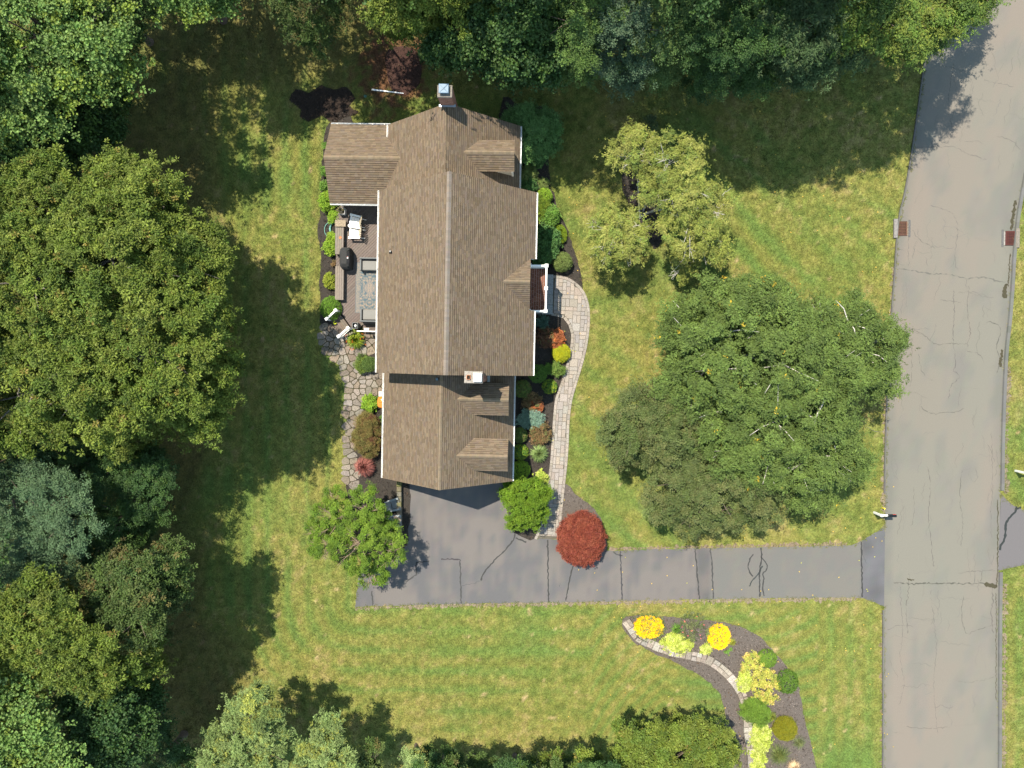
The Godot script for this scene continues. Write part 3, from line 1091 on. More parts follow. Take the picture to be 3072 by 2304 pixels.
func build_walk() -> void:
	var outer := [[1680, 1617], [1684, 1560], [1692, 1480], [1701, 1400], [1706, 1330], [1709, 1260], [1717, 1200], [1731, 1150], [1746, 1100], [1759, 1050], [1767, 1000], [1770, 950], [1766, 910], [1753, 875], [1731, 850], [1706, 834], [1680, 827], [1655, 826]]
	var inner := [[1652, 946], [1690, 955], [1705, 975], [1713, 1000], [1712, 1030], [1705, 1070], [1692, 1120], [1678, 1160], [1665, 1200], [1659, 1260], [1655, 1320], [1651, 1380], [1645, 1430], [1638, 1480], [1625, 1560], [1603, 1615]]
	var a := curvy(ground(outer), false, 0.3, 0.0)
	var b := curvy(ground(inner), false, 0.3, 0.0)
	var full := a.duplicate()
	full.append_array(b)
	var o := sheet("walkway", full, 0.03, Color(0.089, 0.079, 0.066), mats.mulch)
	var inn := Geometry2D.offset_polygon(full, -0.2)
	rng.seed = 31
	# an ashlar pattern of three sizes on a turned grid
	var u := 0.27
	var turn := Transform2D(0.06, Vector2(2.0, 0.0))
	var taken := {}
	var made := 0
	for z in range(-60, 90):
		for x in range(-30, 40):
			if taken.has(Vector2i(x, z)):
				continue
			var w := 1
			var h := 1
			var t := rng.randf()
			if t < 0.3:
				w = 2
				h = 2
			elif t < 0.55:
				w = 2
			elif t < 0.78:
				h = 2
			for i in w:
				if taken.has(Vector2i(x + i, z)):
					w = 1
			for i in w:
				for j in h:
					taken[Vector2i(x + i, z + j)] = true
			var g := 0.012
			var q := PackedVector2Array()
			for p in [Vector2(x * u + g, z * u + g), Vector2((x + w) * u - g, z * u + g), Vector2((x + w) * u - g, (z + h) * u - g), Vector2(x * u + g, (z + h) * u - g)]:
				q.append(turn * p)
			for piece in Geometry2D.intersect_polygons(q, inn[0]):
				if piece.size() < 3 or absf(area_of(piece)) < 0.012:
					continue
				var m := MB.new()
				var c := Color(0.218, 0.190, 0.164).lerp(Color(0.196, 0.187, 0.179), rng.randf())
				m.prism(piece, 0.0, 0.056 + rng.randf_range(-0.002, 0.002), tone(c, 0.12), 0.006)
				part("paver", m, mats.paver, o)
				made += 1
	var edge := MB.new()
	for line in [a, b]:
		var i := 0
		while i < line.size() - 1:
			var p: Vector2 = line[i]
			var q: Vector2 = line[i + 1]
			var d := (q - p).normalized()
			var nrm := d.orthogonal()
			if not Geometry2D.is_point_in_polygon(p.lerp(q, 0.5) + nrm * 0.1, full):
				nrm = -nrm
			var ln := p.distance_to(q)
			var k := maxi(1, int(round(ln / 0.26)))
			for j in k:
				var s := p + d * (ln * j / k + 0.008)
				var e := p + d * (ln * (j + 1) / k - 0.008)
				edge.prism(PackedVector2Array([s, e, e + nrm * 0.18, s + nrm * 0.18]), 0.0, 0.06, tone(Color(0.209, 0.187, 0.164), 0.13), 0.006)
			i += 1
	part("border_pavers", edge, mats.paver, o, "stuff")
	print("pavers ", made)

func area_of(p: PackedVector2Array) -> float:
	var s := 0.0
	for i in p.size():
		s += p[i].cross(p[(i + 1) % p.size()])
	return s * 0.5

# ---------------------------------------------------------------- house
const SIDE := Color(0.60, 0.56, 0.48)
const TRIM := Color(0.80, 0.80, 0.78)
var tab_colors := [Color(0.122, 0.092, 0.064), Color(0.115, 0.086, 0.058), Color(0.130, 0.101, 0.072), Color(0.118, 0.092, 0.069), Color(0.109, 0.083, 0.058), Color(0.134, 0.102, 0.070)]

# Courses of shingle tabs up a slope: a is the eave's corner, u runs along the eave, w up the slope.
func shingles(m: MB, a: Vector3, u: Vector3, ln: float, w: Vector3, up: float, notch := Vector3.ZERO) -> void:
	var nn := u.cross(w).normalized()
	if nn.y < 0:
		nn = -nn
	var e := 0.145
	for j in int(ceil(up / e)):
		var v0 := j * e
		var v1 := minf(v0 + e, up)
		if v1 - v0 < 0.02:
			continue
		var x := -rng.randf() * 0.2
		while x < ln:
			var x1 := x + rng.randf_range(0.13, 0.36)
			var s := maxf(x, 0.0)
			var f := minf(x1, ln)
			x = x1
			if f - s < 0.01:
				continue
			if v0 + 0.07 < notch.z:
				# cut away where the portico's gable stands on the wall
				if s >= notch.x and f <= notch.y:
					continue
				if s < notch.x and f > notch.x:
					f = notch.x
				elif s < notch.y and f > notch.y:
					s = notch.y
			var t := rng.randf_range(0.012, 0.024)
			var col := tone(tab_colors[rng.randi() % 6], 0.10)
			var p := a + u * s + w * v0
			var q := a + u * f + w * v0
			var k := v1 - v0
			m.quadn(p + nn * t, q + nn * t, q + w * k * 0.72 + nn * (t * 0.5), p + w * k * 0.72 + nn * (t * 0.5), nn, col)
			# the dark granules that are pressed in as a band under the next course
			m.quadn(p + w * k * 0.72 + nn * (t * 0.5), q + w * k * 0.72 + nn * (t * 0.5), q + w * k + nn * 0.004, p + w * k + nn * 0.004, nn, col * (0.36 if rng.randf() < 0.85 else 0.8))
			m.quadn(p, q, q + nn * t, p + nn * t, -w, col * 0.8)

# A gable roof whose ridge runs along local z; T puts it on the house.
func gable_roof(parent: Node3D, called: String, T: Transform3D, hw: float, z0: float, z1: float, he: float, hr: float, notch := Vector3.ZERO, cap := 0.14, cap_col := Color(0.155, 0.121, 0.083)) -> MeshInstance3D:
	var m := MB.new()
	m.xf = T
	var th := 0.13
	var slab := Color(0.144, 0.115, 0.081)
	for s in [-1.0, 1.0]:
		var e := Vector3(s * hw, he, 0)
		var r := Vector3(0, hr, 0)
		var up := (r - e).normalized()
		var nn := Vector3(s * up.y, absf(up.x), 0)
		var b := nn * -th
		var runs := [[z0, z1, 0.0]]
		if s > 0 and notch.z > 0.0:
			runs = [[z0, z0 + notch.x, 0.0], [z0 + notch.x, z0 + notch.y, notch.z], [z0 + notch.y, z1, 0.0]]
		for q in runs:
			var za := Vector3(0, 0, q[0])
			var zb := Vector3(0, 0, q[1])
			var f: Vector3 = e + up * float(q[2])
			m.quadn(f + za, f + zb, r + zb, r + za, nn, slab)
			m.quadn(f + za + b, f + zb + b, r + zb + b, r + za + b, -nn, TRIM)
			m.quadn(f + za, f + zb, f + zb + b, f + za + b, Vector3(s, 0, 0), TRIM)
			m.quadn(f + za, r + za, r + za + b, f + za + b, Vector3(0, 0, -1), TRIM)
			m.quadn(f + zb, r + zb, r + zb + b, f + zb + b, Vector3(0, 0, 1), TRIM)
	var roof := part(called, m, mats.paint, parent)
	var sh := MB.new()
	sh.xf = T
	for s in [-1.0, 1.0]:
		var e := Vector3(s * hw, he, z0)
		var r := Vector3(0, hr, z0)
		var up := (r - e).normalized()
		var nn := Vector3(s * up.y, absf(up.x), 0)
		shingles(sh, e + nn * 0.006 - up * 0.03 + Vector3(0, 0, -0.02), Vector3(0, 0, 1), z1 - z0 + 0.04, up, (r - e).length() + 0.02, notch if s > 0 else Vector3.ZERO)
	part("shingles", sh, mats.shingle, roof, "stuff")
	if cap > 0.0:
		var rc := MB.new()
		rc.xf = T
		var z := z0 - 0.02
		var sl := (hr - he) / hw
		while z < z1:
			var z2 := minf(z + 0.14, z1 + 0.02)
			var col := tone(cap_col, 0.10)
			for s in [-1.0, 1.0]:
				var y := hr + 0.045
				rc.quadn(Vector3(0, y, z), Vector3(0, y - 0.012, z2), Vector3(s * cap, y - 0.012 - cap * sl, z2), Vector3(s * cap, y - cap * sl, z), Vector3(s, 1, 0), col)
				rc.quadn(Vector3(s * cap, y - cap * sl, z), Vector3(s * cap, y - 0.012 - cap * sl, z2), Vector3(s * cap, y - 0.04 - cap * sl, z2), Vector3(s * cap, y - 0.04 - cap * sl, z), Vector3(s, 0, 0), col)
				rc.quadn(Vector3(0, y, z), Vector3(s * cap, y - cap * sl, z), Vector3(s * cap, y - 0.03 - cap * sl, z), Vector3(0, y - 0.03, z), Vector3(0, 0, -1), col)
			z = z2
		part("ridge_cap", rc, mats.shingle, roof)
	return roof

# Clapboard walls under such a roof, lapped board by board.
func gable_wall(parent: Node3D, called: String, T: Transform3D, hw: float, z0: float, z1: float, y0: float, he: float, sl: float, col := SIDE) -> MeshInstance3D:
	var m := MB.new()
	m.xf = T
	var hr := he + hw * sl
	var e := 0.115
	var y := y0
	while y < hr - 0.03:
		var y2 := minf(y + e, hr)
		var h0 := hw if y <= he else hw * (hr - y) / (hr - he)
		var h1 := hw if y2 <= he else hw * (hr - y2) / (hr - he)
		var k := 0.014
		var cc := tone(col, 0.025)
		for s in [-1.0, 1.0]:
			if y2 <= he + 0.001:
				m.quadn(Vector3(s * (hw + k), y, z0), Vector3(s * (hw + k), y, z1), Vector3(s * hw, y2, z1), Vector3(s * hw, y2, z0), Vector3(s, 0, 0), cc)
				m.quadn(Vector3(s * (hw + k), y, z0), Vector3(s * (hw + k), y, z1), Vector3(s * hw, y, z1), Vector3(s * hw, y, z0), Vector3(0, -1, 0), cc)
			var z := z0 if s < 0 else z1
			m.quadn(Vector3(-h0, y, z + s * k), Vector3(h0, y, z + s * k), Vector3(h1, y2, z), Vector3(-h1, y2, z), Vector3(0, 0, s), cc)
			m.quadn(Vector3(-h0, y, z + s * k), Vector3(h0, y, z + s * k), Vector3(h0, y, z), Vector3(-h0, y, z), Vector3(0, -1, 0), cc)
		y = y2
	for sx in [-1.0, 1.0]:
		for z in [z0, z1]:
			m.box(Transform3D(Basis(), Vector3(sx * hw, (y0 + he) * 0.5, z)), Vector3(0.12, he - y0, 0.12), TRIM)
	return part(called, m, mats.siding, parent)

func gutter(parent: Node3D, a: Vector3, b: Vector3, out: Vector3, aged := 0.0) -> void:
	var m := MB.new()
	var c := TRIM.lerp(Color(0.35, 0.42, 0.5), aged)
	var up := Vector3.UP
	var d := (b - a).normalized()
	m.bar(a + out * 0.115 - up * 0.05, b + out * 0.115 - up * 0.05, 0.02, 0.11, c, 0.004)
	m.bar(a + out * 0.06 - up * 0.105, b + out * 0.06 - up * 0.105, 0.11, 0.012, c)
	for e in [a + d * 0.006, b - d * 0.006]:
		m.bar(e + out * 0.01 - up * 0.052, e + out * 0.105 - up * 0.052, 0.012, 0.095, c)
	var n := int(a.distance_to(b) / 0.75)
	for i in n:
		var p := a.lerp(b, (i + 0.5) / n)
		m.bar(p + out * 0.01, p + out * 0.12, 0.025, 0.01, TRIM)
	part("gutter", m, mats.paint, parent)

func window(parent: Node3D, called: String, T: Transform3D, w: float, h: float, cols := 2, rows := 2) -> void:
	# T: x along the wall, y up, z out of the wall
	var f := MB.new()
	f.xf = T
	for s in [-1.0, 1.0]:
		f.box(Transform3D(Basis(), Vector3(s * (w * 0.5 + 0.05), 0, 0.03)), Vector3(0.1, h + 0.2, 0.07), TRIM, 0.006)
		f.box(Transform3D(Basis(), Vector3(0, s * (h * 0.5 + 0.05), 0.033)), Vector3(w, 0.1, 0.075), TRIM, 0.006)
	for i in range(1, cols):
		f.box(Transform3D(Basis(), Vector3(-w * 0.5 + w * i / cols, 0, 0.026)), Vector3(0.03, h, 0.03), TRIM)
	for i in range(1, rows):
		f.box(Transform3D(Basis(), Vector3(0, -h * 0.5 + h * i / rows, 0.024)), Vector3(w, 0.03, 0.03), TRIM)
	var fr := part(called, f, mats.paint, parent)
	var g := MB.new()
	g.xf = T
	g.box(Transform3D(Basis(), Vector3(0, 0, 0.012)), Vector3(w, h, 0.012), Color.WHITE)
	part("pane", g, mats.glass, fr)

func wall_at(x: float, y: float, z: float, out: Vector3) -> Transform3D:
	return Transform3D(Basis(Vector3.UP.cross(out), Vector3.UP, out), Vector3(x, y, z))

func bricks(parent: Node3D, x0: float, x1: float, z0: float, z1: float, y0: float, y1: float) -> void:
	var core := MB.new()
	core.box(Transform3D(Basis(), Vector3((x0 + x1) * 0.5, (y0 + y1) * 0.5, (z0 + z1) * 0.5)), Vector3(x1 - x0 - 0.024, y1 - y0, z1 - z0 - 0.024), Color(0.30, 0.27, 0.24))
	part("mortar", core, mats.brick, parent)
	var m := MB.new()
	var y := y0
	var row := 0
	while y < y1 - 0.03:
		for face in 4:
			var along := Vector3(1, 0, 0) if face < 2 else Vector3(0, 0, 1)
			var from := Vector3(x0, 0, z0 if face == 0 else z1) if face < 2 else Vector3(x0 if face == 2 else x1, 0, z0)
			var ln := x1 - x0 if face < 2 else z1 - z0
			var s := -0.11 if row % 2 else 0.0
			while s < ln - 0.02:
				var p := maxf(s, 0.0)
				var q := minf(s + 0.205, ln)
				if q - p > 0.03:
					var c := tone(Color(0.27, 0.125, 0.085).lerp(Color(0.33, 0.20, 0.15), rng.randf() * 0.6), 0.2)
					var out := (Vector3(0, 0, -1) if face == 0 else Vector3(0, 0, 1)) if face < 2 else (Vector3(-1, 0, 0) if face == 2 else Vector3(1, 0, 0))
					var ctr := from + along * (p + q) * 0.5 + Vector3(0, y + 0.031, 0) - out * 0.012
					var sz := Vector3(q - p - 0.01, 0.062, 0.026) if face < 2 else Vector3(0.026, 0.062, q - p - 0.01)
					m.box(Transform3D(Basis(), ctr), sz, c)
				s += 0.215
		y += 0.074
		row += 1
	part("bricks", m, mats.brick, parent, "stuff")

func dormer(house: Node3D, zc: float, half: float, he: float, hr: float, xf: float, xb: float) -> void:
	# its ridge runs towards the street (house +x)
	var d := Node3D.new()
	d.name = "dormer"
	house.add_child(d, true)
	var T := Transform3D(Basis(Vector3(0, 0, -1), Vector3(0, 1, 0), Vector3(1, 0, 0)), Vector3(0, 0, zc))
	gable_roof_flat(d, T, half, xb, xf, he, hr)
	gable_wall(d, "wall", T, half - 0.2, xb + 0.3, xf - 0.14, he - 1.75, he - 0.04, (hr - he) / half, SIDE)
	window(d, "window", wall_at(xf - 0.14, he - 0.75, zc, Vector3(1, 0, 0)), 0.75, 0.95)

func gable_roof_flat(parent: Node3D, T: Transform3D, hw: float, z0: float, z1: float, he: float, hr: float) -> void:
	gable_roof(parent, "roof", T, hw, z0, z1, he, hr, Vector3.ZERO, 0.10)

func build_house() -> void:
	var h := thing("house", "two-storey house with tan shingle roofs, chimneys and dormers", "house")
	h.transform = house_frame
	rng.seed = 101
	var I := Transform3D(Basis(), Vector3(-4.785, 0, 0))
	# main block
	gable_wall(h, "wall", I, 4.38, -10.3, 0.3, 0.0, 5.3, 0.94)
	var main := gable_roof(h, "roof", I, 4.79, -10.57, 0.585, 5.0, 9.5, Vector3(4.06, 7.19, 0.40), 0.13, Color(0.165, 0.140, 0.118))
	gutter(h, Vector3(-9.575, 4.98, -10.57), Vector3(-9.575, 4.98, 0.585), Vector3(-1, 0, 0))
	gutter(h, Vector3(0.005, 4.98, -10.57), Vector3(0.005, 4.98, -6.55), Vector3(1, 0, 0))
	gutter(h, Vector3(0.005, 4.98, -3.35), Vector3(0.005, 4.98, 0.585), Vector3(1, 0, 0))
	# north wing, lower
	var NI := Transform3D(Basis(), Vector3(-5.255, 0, 0))
	gable_wall(h, "wall", NI, 3.85, -14.85, -10.2, 0.0, 3.65, 0.915)
	gable_roof(h, "roof", NI, 4.165, -15.1, -10.3, 3.4, 7.2, Vector3.ZERO, 0.0)
	gutter(h, Vector3(-9.42, 3.38, -15.1), Vector3(-9.42, 3.38, -14.35), Vector3(-1, 0, 0))
	gutter(h, Vector3(-1.09, 3.38, -15.1), Vector3(-1.09, 3.38, -10.62), Vector3(1, 0, 0), 0.4)
	# family room to the west
	var WT := Transform3D(Basis(Vector3(0, 0, -1), Vector3(0, 1, 0), Vector3(1, 0, 0)), Vector3(0, 0, -12.785))
	gable_wall(h, "wall", WT, 2.2, -13.0, -8.9, 0.0, 2.9, 0.6)
	gable_roof(h, "roof", WT, 2.5, -13.28, -7.6, 2.75, 4.25, Vector3.ZERO, 0.1)
	gutter(h, Vector3(-13.28, 2.73, -15.285), Vector3(-9.45, 2.73, -15.285), Vector3(0, 0, -1), 0.3)
	gutter(h, Vector3(-13.28, 2.73, -10.285), Vector3(-9.7, 2.73, -10.285), Vector3(0, 0, 1))
	# garage
	var GI := Transform3D(Basis(), Vector3(-5.38, 0, 0))
	gable_wall(h, "wall", GI, 3.9, 0.2, 7.2, 0.0, 2.9, 0.94)
	gable_roof(h, "roof", GI, 4.2, 0.33, 7.48, 2.7, 6.65, Vector3.ZERO, 0.1)
	gutter(h, Vector3(-9.58, 2.68, 0.62), Vector3(-9.58, 2.68, 7.48), Vector3(-1, 0, 0))
	gutter(h, Vector3(-1.18, 2.68, 0.62), Vector3(-1.18, 2.68, 7.48), Vector3(1, 0, 0), 0.35)
	# dormers
	dormer(h, -12.59, 0.9, 5.6, 6.34, -1.34, -4.6)
	dormer(h, 2.09, 0.955, 4.96, 5.81, -1.41, -4.8)
	dormer(h, 5.53, 0.965, 4.93, 5.81, -1.40, -4.8)
	# cross gable above the portico
	var PT := Transform3D(Basis(Vector3(0, 0, -1), Vector3(0, 1, 0), Vector3(1, 0, 0)), Vector3(0, 0, -4.94))
	gable_roof(h, "roof", PT, 1.58, -2.6, -0.25, 5.24, 6.73, Vector3.ZERO, 0.09)
	gable_wall(h, "wall", PT, 1.45, -1.5, -0.34, 3.05, 5.2, 0.94)
	window(h, "window", wall_at(-0.325, 4.6, -4.94, Vector3(1, 0, 0)), 1.4, 1.2)
	# portico with a brown-shingled flat roof inside a white balustrade
	var po := MB.new()
	po.box(Transform3D(Basis(), Vector3(0.17, 2.86, -4.9)), Vector3(1.28, 0.26, 2.86), TRIM, 0.02)
	for z in [-6.15, -3.65]:
		po.tube([Vector3(0.65, 0.1, z), Vector3(0.65, 0.3, z), Vector3(0.65, 2.74, z)], [0.15, 0.11, 0.1], 12, TRIM)
	var pr := part("portico", po, mats.paint, h)
	var fl := MB.new()
	var x := -0.3
	while x < 0.72:
		var z := -6.22 - rng.randf() * 0.2
		while z < -3.52:
			var z2 := z + rng.randf_range(0.22, 0.34)
			var a := maxf(z, -6.24)
			var b := minf(z2, -3.54)
			z = z2
			if b - a < 0.03:
				continue
			fl.box(Transform3D(Basis(), Vector3(x + 0.075, 3.0 + rng.randf_range(0.0, 0.006), (a + b) * 0.5)), Vector3(0.142, 0.016, b - a - 0.006), tone(Color(0.115, 0.052, 0.036), 0.28))
		x += 0.15
	part("shingles", fl, mats.shingle, pr, "stuff")
	var posts := [Vector3(0.76, 0, -6.3), Vector3(0.76, 0, -4.88), Vector3(0.76, 0, -3.46), Vector3(-0.3, 0, -6.3), Vector3(-0.3, 0, -3.46)]
	for p in posts:
		var m := MB.new()
		m.box(Transform3D(Basis(), p + Vector3(0, 3.43, 0)), Vector3(0.13, 0.95, 0.13), TRIM, 0.01)
		m.box(Transform3D(Basis(), p + Vector3(0, 3.93, 0)), Vector3(0.22, 0.06, 0.22), TRIM, 0.025)
		part("post", m, mats.paint, pr)
	for e in [[0, 1], [1, 2], [3, 0], [4, 2]]:
		var a: Vector3 = posts[e[0]]
		var b: Vector3 = posts[e[1]]
		var m := MB.new()
		m.bar(a + Vector3(0, 3.83, 0), b + Vector3(0, 3.83, 0), 0.11, 0.07, TRIM, 0.015)
		part("rail", m, mats.paint, pr)
		m = MB.new()
		m.bar(a + Vector3(0, 3.12, 0), b + Vector3(0, 3.12, 0), 0.07, 0.06, TRIM)
		part("bottom_rail", m, mats.paint, pr)
		var k := int(a.distance_to(b) / 0.13)
		for i in range(1, k):
			var q := a.lerp(b, float(i) / k)
			var bm := MB.new()
			bm.box(Transform3D(Basis(), q + Vector3(0, 3.47, 0)), Vector3(0.04, 0.66, 0.04), TRIM)
			part("baluster", bm, mats.paint, pr)
	# bluestone stoop
	var sm := MB.new()
	for i in 4:
		sm.box(Transform3D(Basis(), Vector3(0.45, 0.10, -6.25 + 0.35 + i * 0.68)), Vector3(1.7, 0.2, 0.67), tone(Color(0.20, 0.21, 0.215), 0.1), 0.01)
	part("stoop", sm, mats.stone, h)
	var door := MB.new()
	door.box(Transform3D(Basis(), Vector3(-0.38, 1.25, -4.94)), Vector3(0.06, 2.1, 0.95), Color(0.18, 0.03, 0.03), 0.01)
	for i in 2:
		door.box(Transform3D(Basis(), Vector3(-0.345, 0.75 + i * 0.95, -4.94)), Vector3(0.02, 0.75, 0.65), Color(0.15, 0.025, 0.025), 0.01)
	var dr := part("door", door, mats.paint, h)
	var hd := MB.new()
	hd.tube([Vector3(-0.33, 1.15, -4.56), Vector3(-0.27, 1.15, -4.56)], [0.03, 0.035], 8, Color(0.5, 0.4, 0.15))
	part("handle", hd, mats.metal, dr)
	# chimneys
	var c1 := Node3D.new()
	c1.name = "chimney"
	h.add_child(c1, true)
	bricks(c1, -5.62, -4.83, -15.62, -14.98, 0.0, 8.45)
	var cr := MB.new()
	cr.box(Transform3D(Basis(), Vector3(-5.225, 8.50, -15.30)), Vector3(0.84, 0.11, 0.68), Color(0.15, 0.135, 0.115), 0.02)
	part("crown", cr, mats.stone, c1)
	var cp := MB.new()
	cp.box(Transform3D(Basis(), Vector3(-5.26, 8.66, -15.36)), Vector3(0.44, 0.22, 0.40), Color(0.065, 0.105, 0.150))
	cp.box(Transform3D(Basis(), Vector3(-5.26, 8.79, -15.36)), Vector3(0.56, 0.05, 0.52), Color(0.085, 0.147, 0.217), 0.02)
	for k in 4:
		var t := TAU * (k + 0.5) / 4
		cp.bar(Vector3(-5.26, 8.845, -15.36), Vector3(-5.26 + cos(t) * 0.33, 8.818, -15.36 + sin(t) * 0.31), 0.02, 0.012, Color(0.065, 0.119, 0.180))
	part("cap", cp, mats.paint, c1)
	var fl1 := MB.new()
	fl1.box(Transform3D(Basis(Vector3(0, 0, 1), 0.0), Vector3(-5.225, 7.24, -14.96)), Vector3(0.95, 0.06, 0.14), Color(0.28, 0.33, 0.38))
	part("flashing", fl1, mats.metal, c1)
	var c2 := Node3D.new()
	c2.name = "chimney"
	h.add_child(c2, true)
	bricks(c2, -3.76, -2.80, 0.40, 0.99, 3.6, 8.85)
	cr = MB.new()
	cr.box(Transform3D(Basis(), Vector3(-3.28, 8.90, 0.695)), Vector3(1.04, 0.10, 0.68), Color(0.21, 0.19, 0.165), 0.02)
	part("crown", cr, mats.stone, c2)
	var tile := MB.new()
	for s in [[-0.1, 0.0, 0.02, 0.26], [0.1, 0.0, 0.02, 0.26], [0.0, -0.12, 0.22, 0.02], [0.0, 0.12, 0.22, 0.02]]:
		tile.box(Transform3D(Basis(), Vector3(-3.55 + s[0], 9.0, 0.70 + s[1])), Vector3(s[2], 0.16, s[3]), Color(0.42, 0.18, 0.09))
	tile.box(Transform3D(Basis(), Vector3(-3.55, 8.955, 0.70)), Vector3(0.18, 0.01, 0.22), Color(0.02, 0.016, 0.014))
	part("flue_tile", tile, mats.brick, c2)
	cp = MB.new()
	cp.box(Transform3D(Basis(), Vector3(-3.05, 9.02, 0.70)), Vector3(0.36, 0.14, 0.42), Color(0.3, 0.31, 0.32))
	cp.box(Transform3D(Basis(), Vector3(-3.05, 9.12, 0.70)), Vector3(0.46, 0.06, 0.50), Color(0.78, 0.79, 0.80), 0.03)
	part("cap", cp, mats.paint, c2)
	var fl2 := MB.new()
	fl2.box(Transform3D(Basis(Vector3(0, 0, 1), -0.75), Vector3(-2.72, 4.2, 0.72)), Vector3(0.22, 0.02, 0.66), Color(0.32, 0.38, 0.42))
	part("flashing", fl2, mats.metal, c2)
	# vent pipes
	for v in [[Vector3(-8.645, 0, -6.69), 5.0 + 0.94 * 0.93, Color(0.06, 0.065, 0.07)], [Vector3(-5.62, 0, 0.89), 2.7 + 0.94 * 3.96, Color(0.12, 0.18, 0.22)]]:
		var m := MB.new()
		var p: Vector3 = v[0] + Vector3(0, v[1], 0)
		m.tube([p + Vector3(0, -0.15, 0), p + Vector3(0, 0.32, 0)], [0.055, 0.055], 10, v[2])
		m.tube([p + Vector3(0, -0.1, 0), p + Vector3(0, 0.1, 0)], [0.16, 0.06], 10, v[2] * 1.2, false)
		part("vent_pipe", m, mats.metal, h)
	# openings in the walls
	for z in [-9.2, -7.6, -2.3, -0.9]:
		for y in [1.6, 4.1]:
			window(h, "window", wall_at(-0.39, y, z, Vector3(1, 0, 0)), 0.85, 1.35)
	for z in [-8.6, -6.3, -3.6, -1.2]:
		window(h, "window", wall_at(-9.18, 4.1, z, Vector3(-1, 0, 0)), 0.85, 1.3)
	window(h, "window", wall_at(-11.2, 1.75, -10.57, Vector3(0, 0, 1)), 1.5, 1.2, 3, 2)
	window(h, "window", wall_at(-13.02, 1.6, -12.8, Vector3(-1, 0, 0)), 1.6, 1.3, 3, 2)
	for x2 in [-7.2, -3.55]:
		var g := MB.new()
		g.box(Transform3D(Basis(), Vector3(x2, 1.15, 7.22)), Vector3(2.75, 2.3, 0.06), TRIM, 0.0)
		for i in 4:
			for j in 4:
				g.box(Transform3D(Basis(), Vector3(x2 - 1.03 + j * 0.69, 0.3 + i * 0.56, 7.26)), Vector3(0.56, 0.42, 0.03), TRIM * 0.96)
		part("garage_door", g, mats.paint, h)
	var sd := MB.new()
	sd.box(Transform3D(Basis(), Vector3(-9.2, 1.6, -6.0)), Vector3(0.06, 2.1, 1.9), TRIM)
	part("patio_door", sd, mats.paint, h)
	# white bulkhead by the west wall
	var bk := MB.new()
	bk.box(Transform3D(Basis(), Vector3(-9.32, 0.5, -1.15)), Vector3(0.5, 1.0, 1.35), TRIM, 0.03)
	part("bulkhead", bk, mats.paint, h)

# ---------------------------------------------------------------- deck and yard objects
const DECK := 0.55

func hthing(called: String, label: String, category: String, base: Vector3, turn := 0.0, group := "") -> Node3D:
	var o := thing(called, label, category, Vector3.ZERO, 0.0, group)
	o.transform = house_frame * Transform3D(Basis(Vector3.UP, turn), base)
	return o

func hpoly(pts: Array, h: float) -> PackedVector2Array:
	var o := PackedVector2Array()
	for p in pts:
		var q := HP(p[0], p[1], h)
		o.append(Vector2(q.x, q.z))
	return o

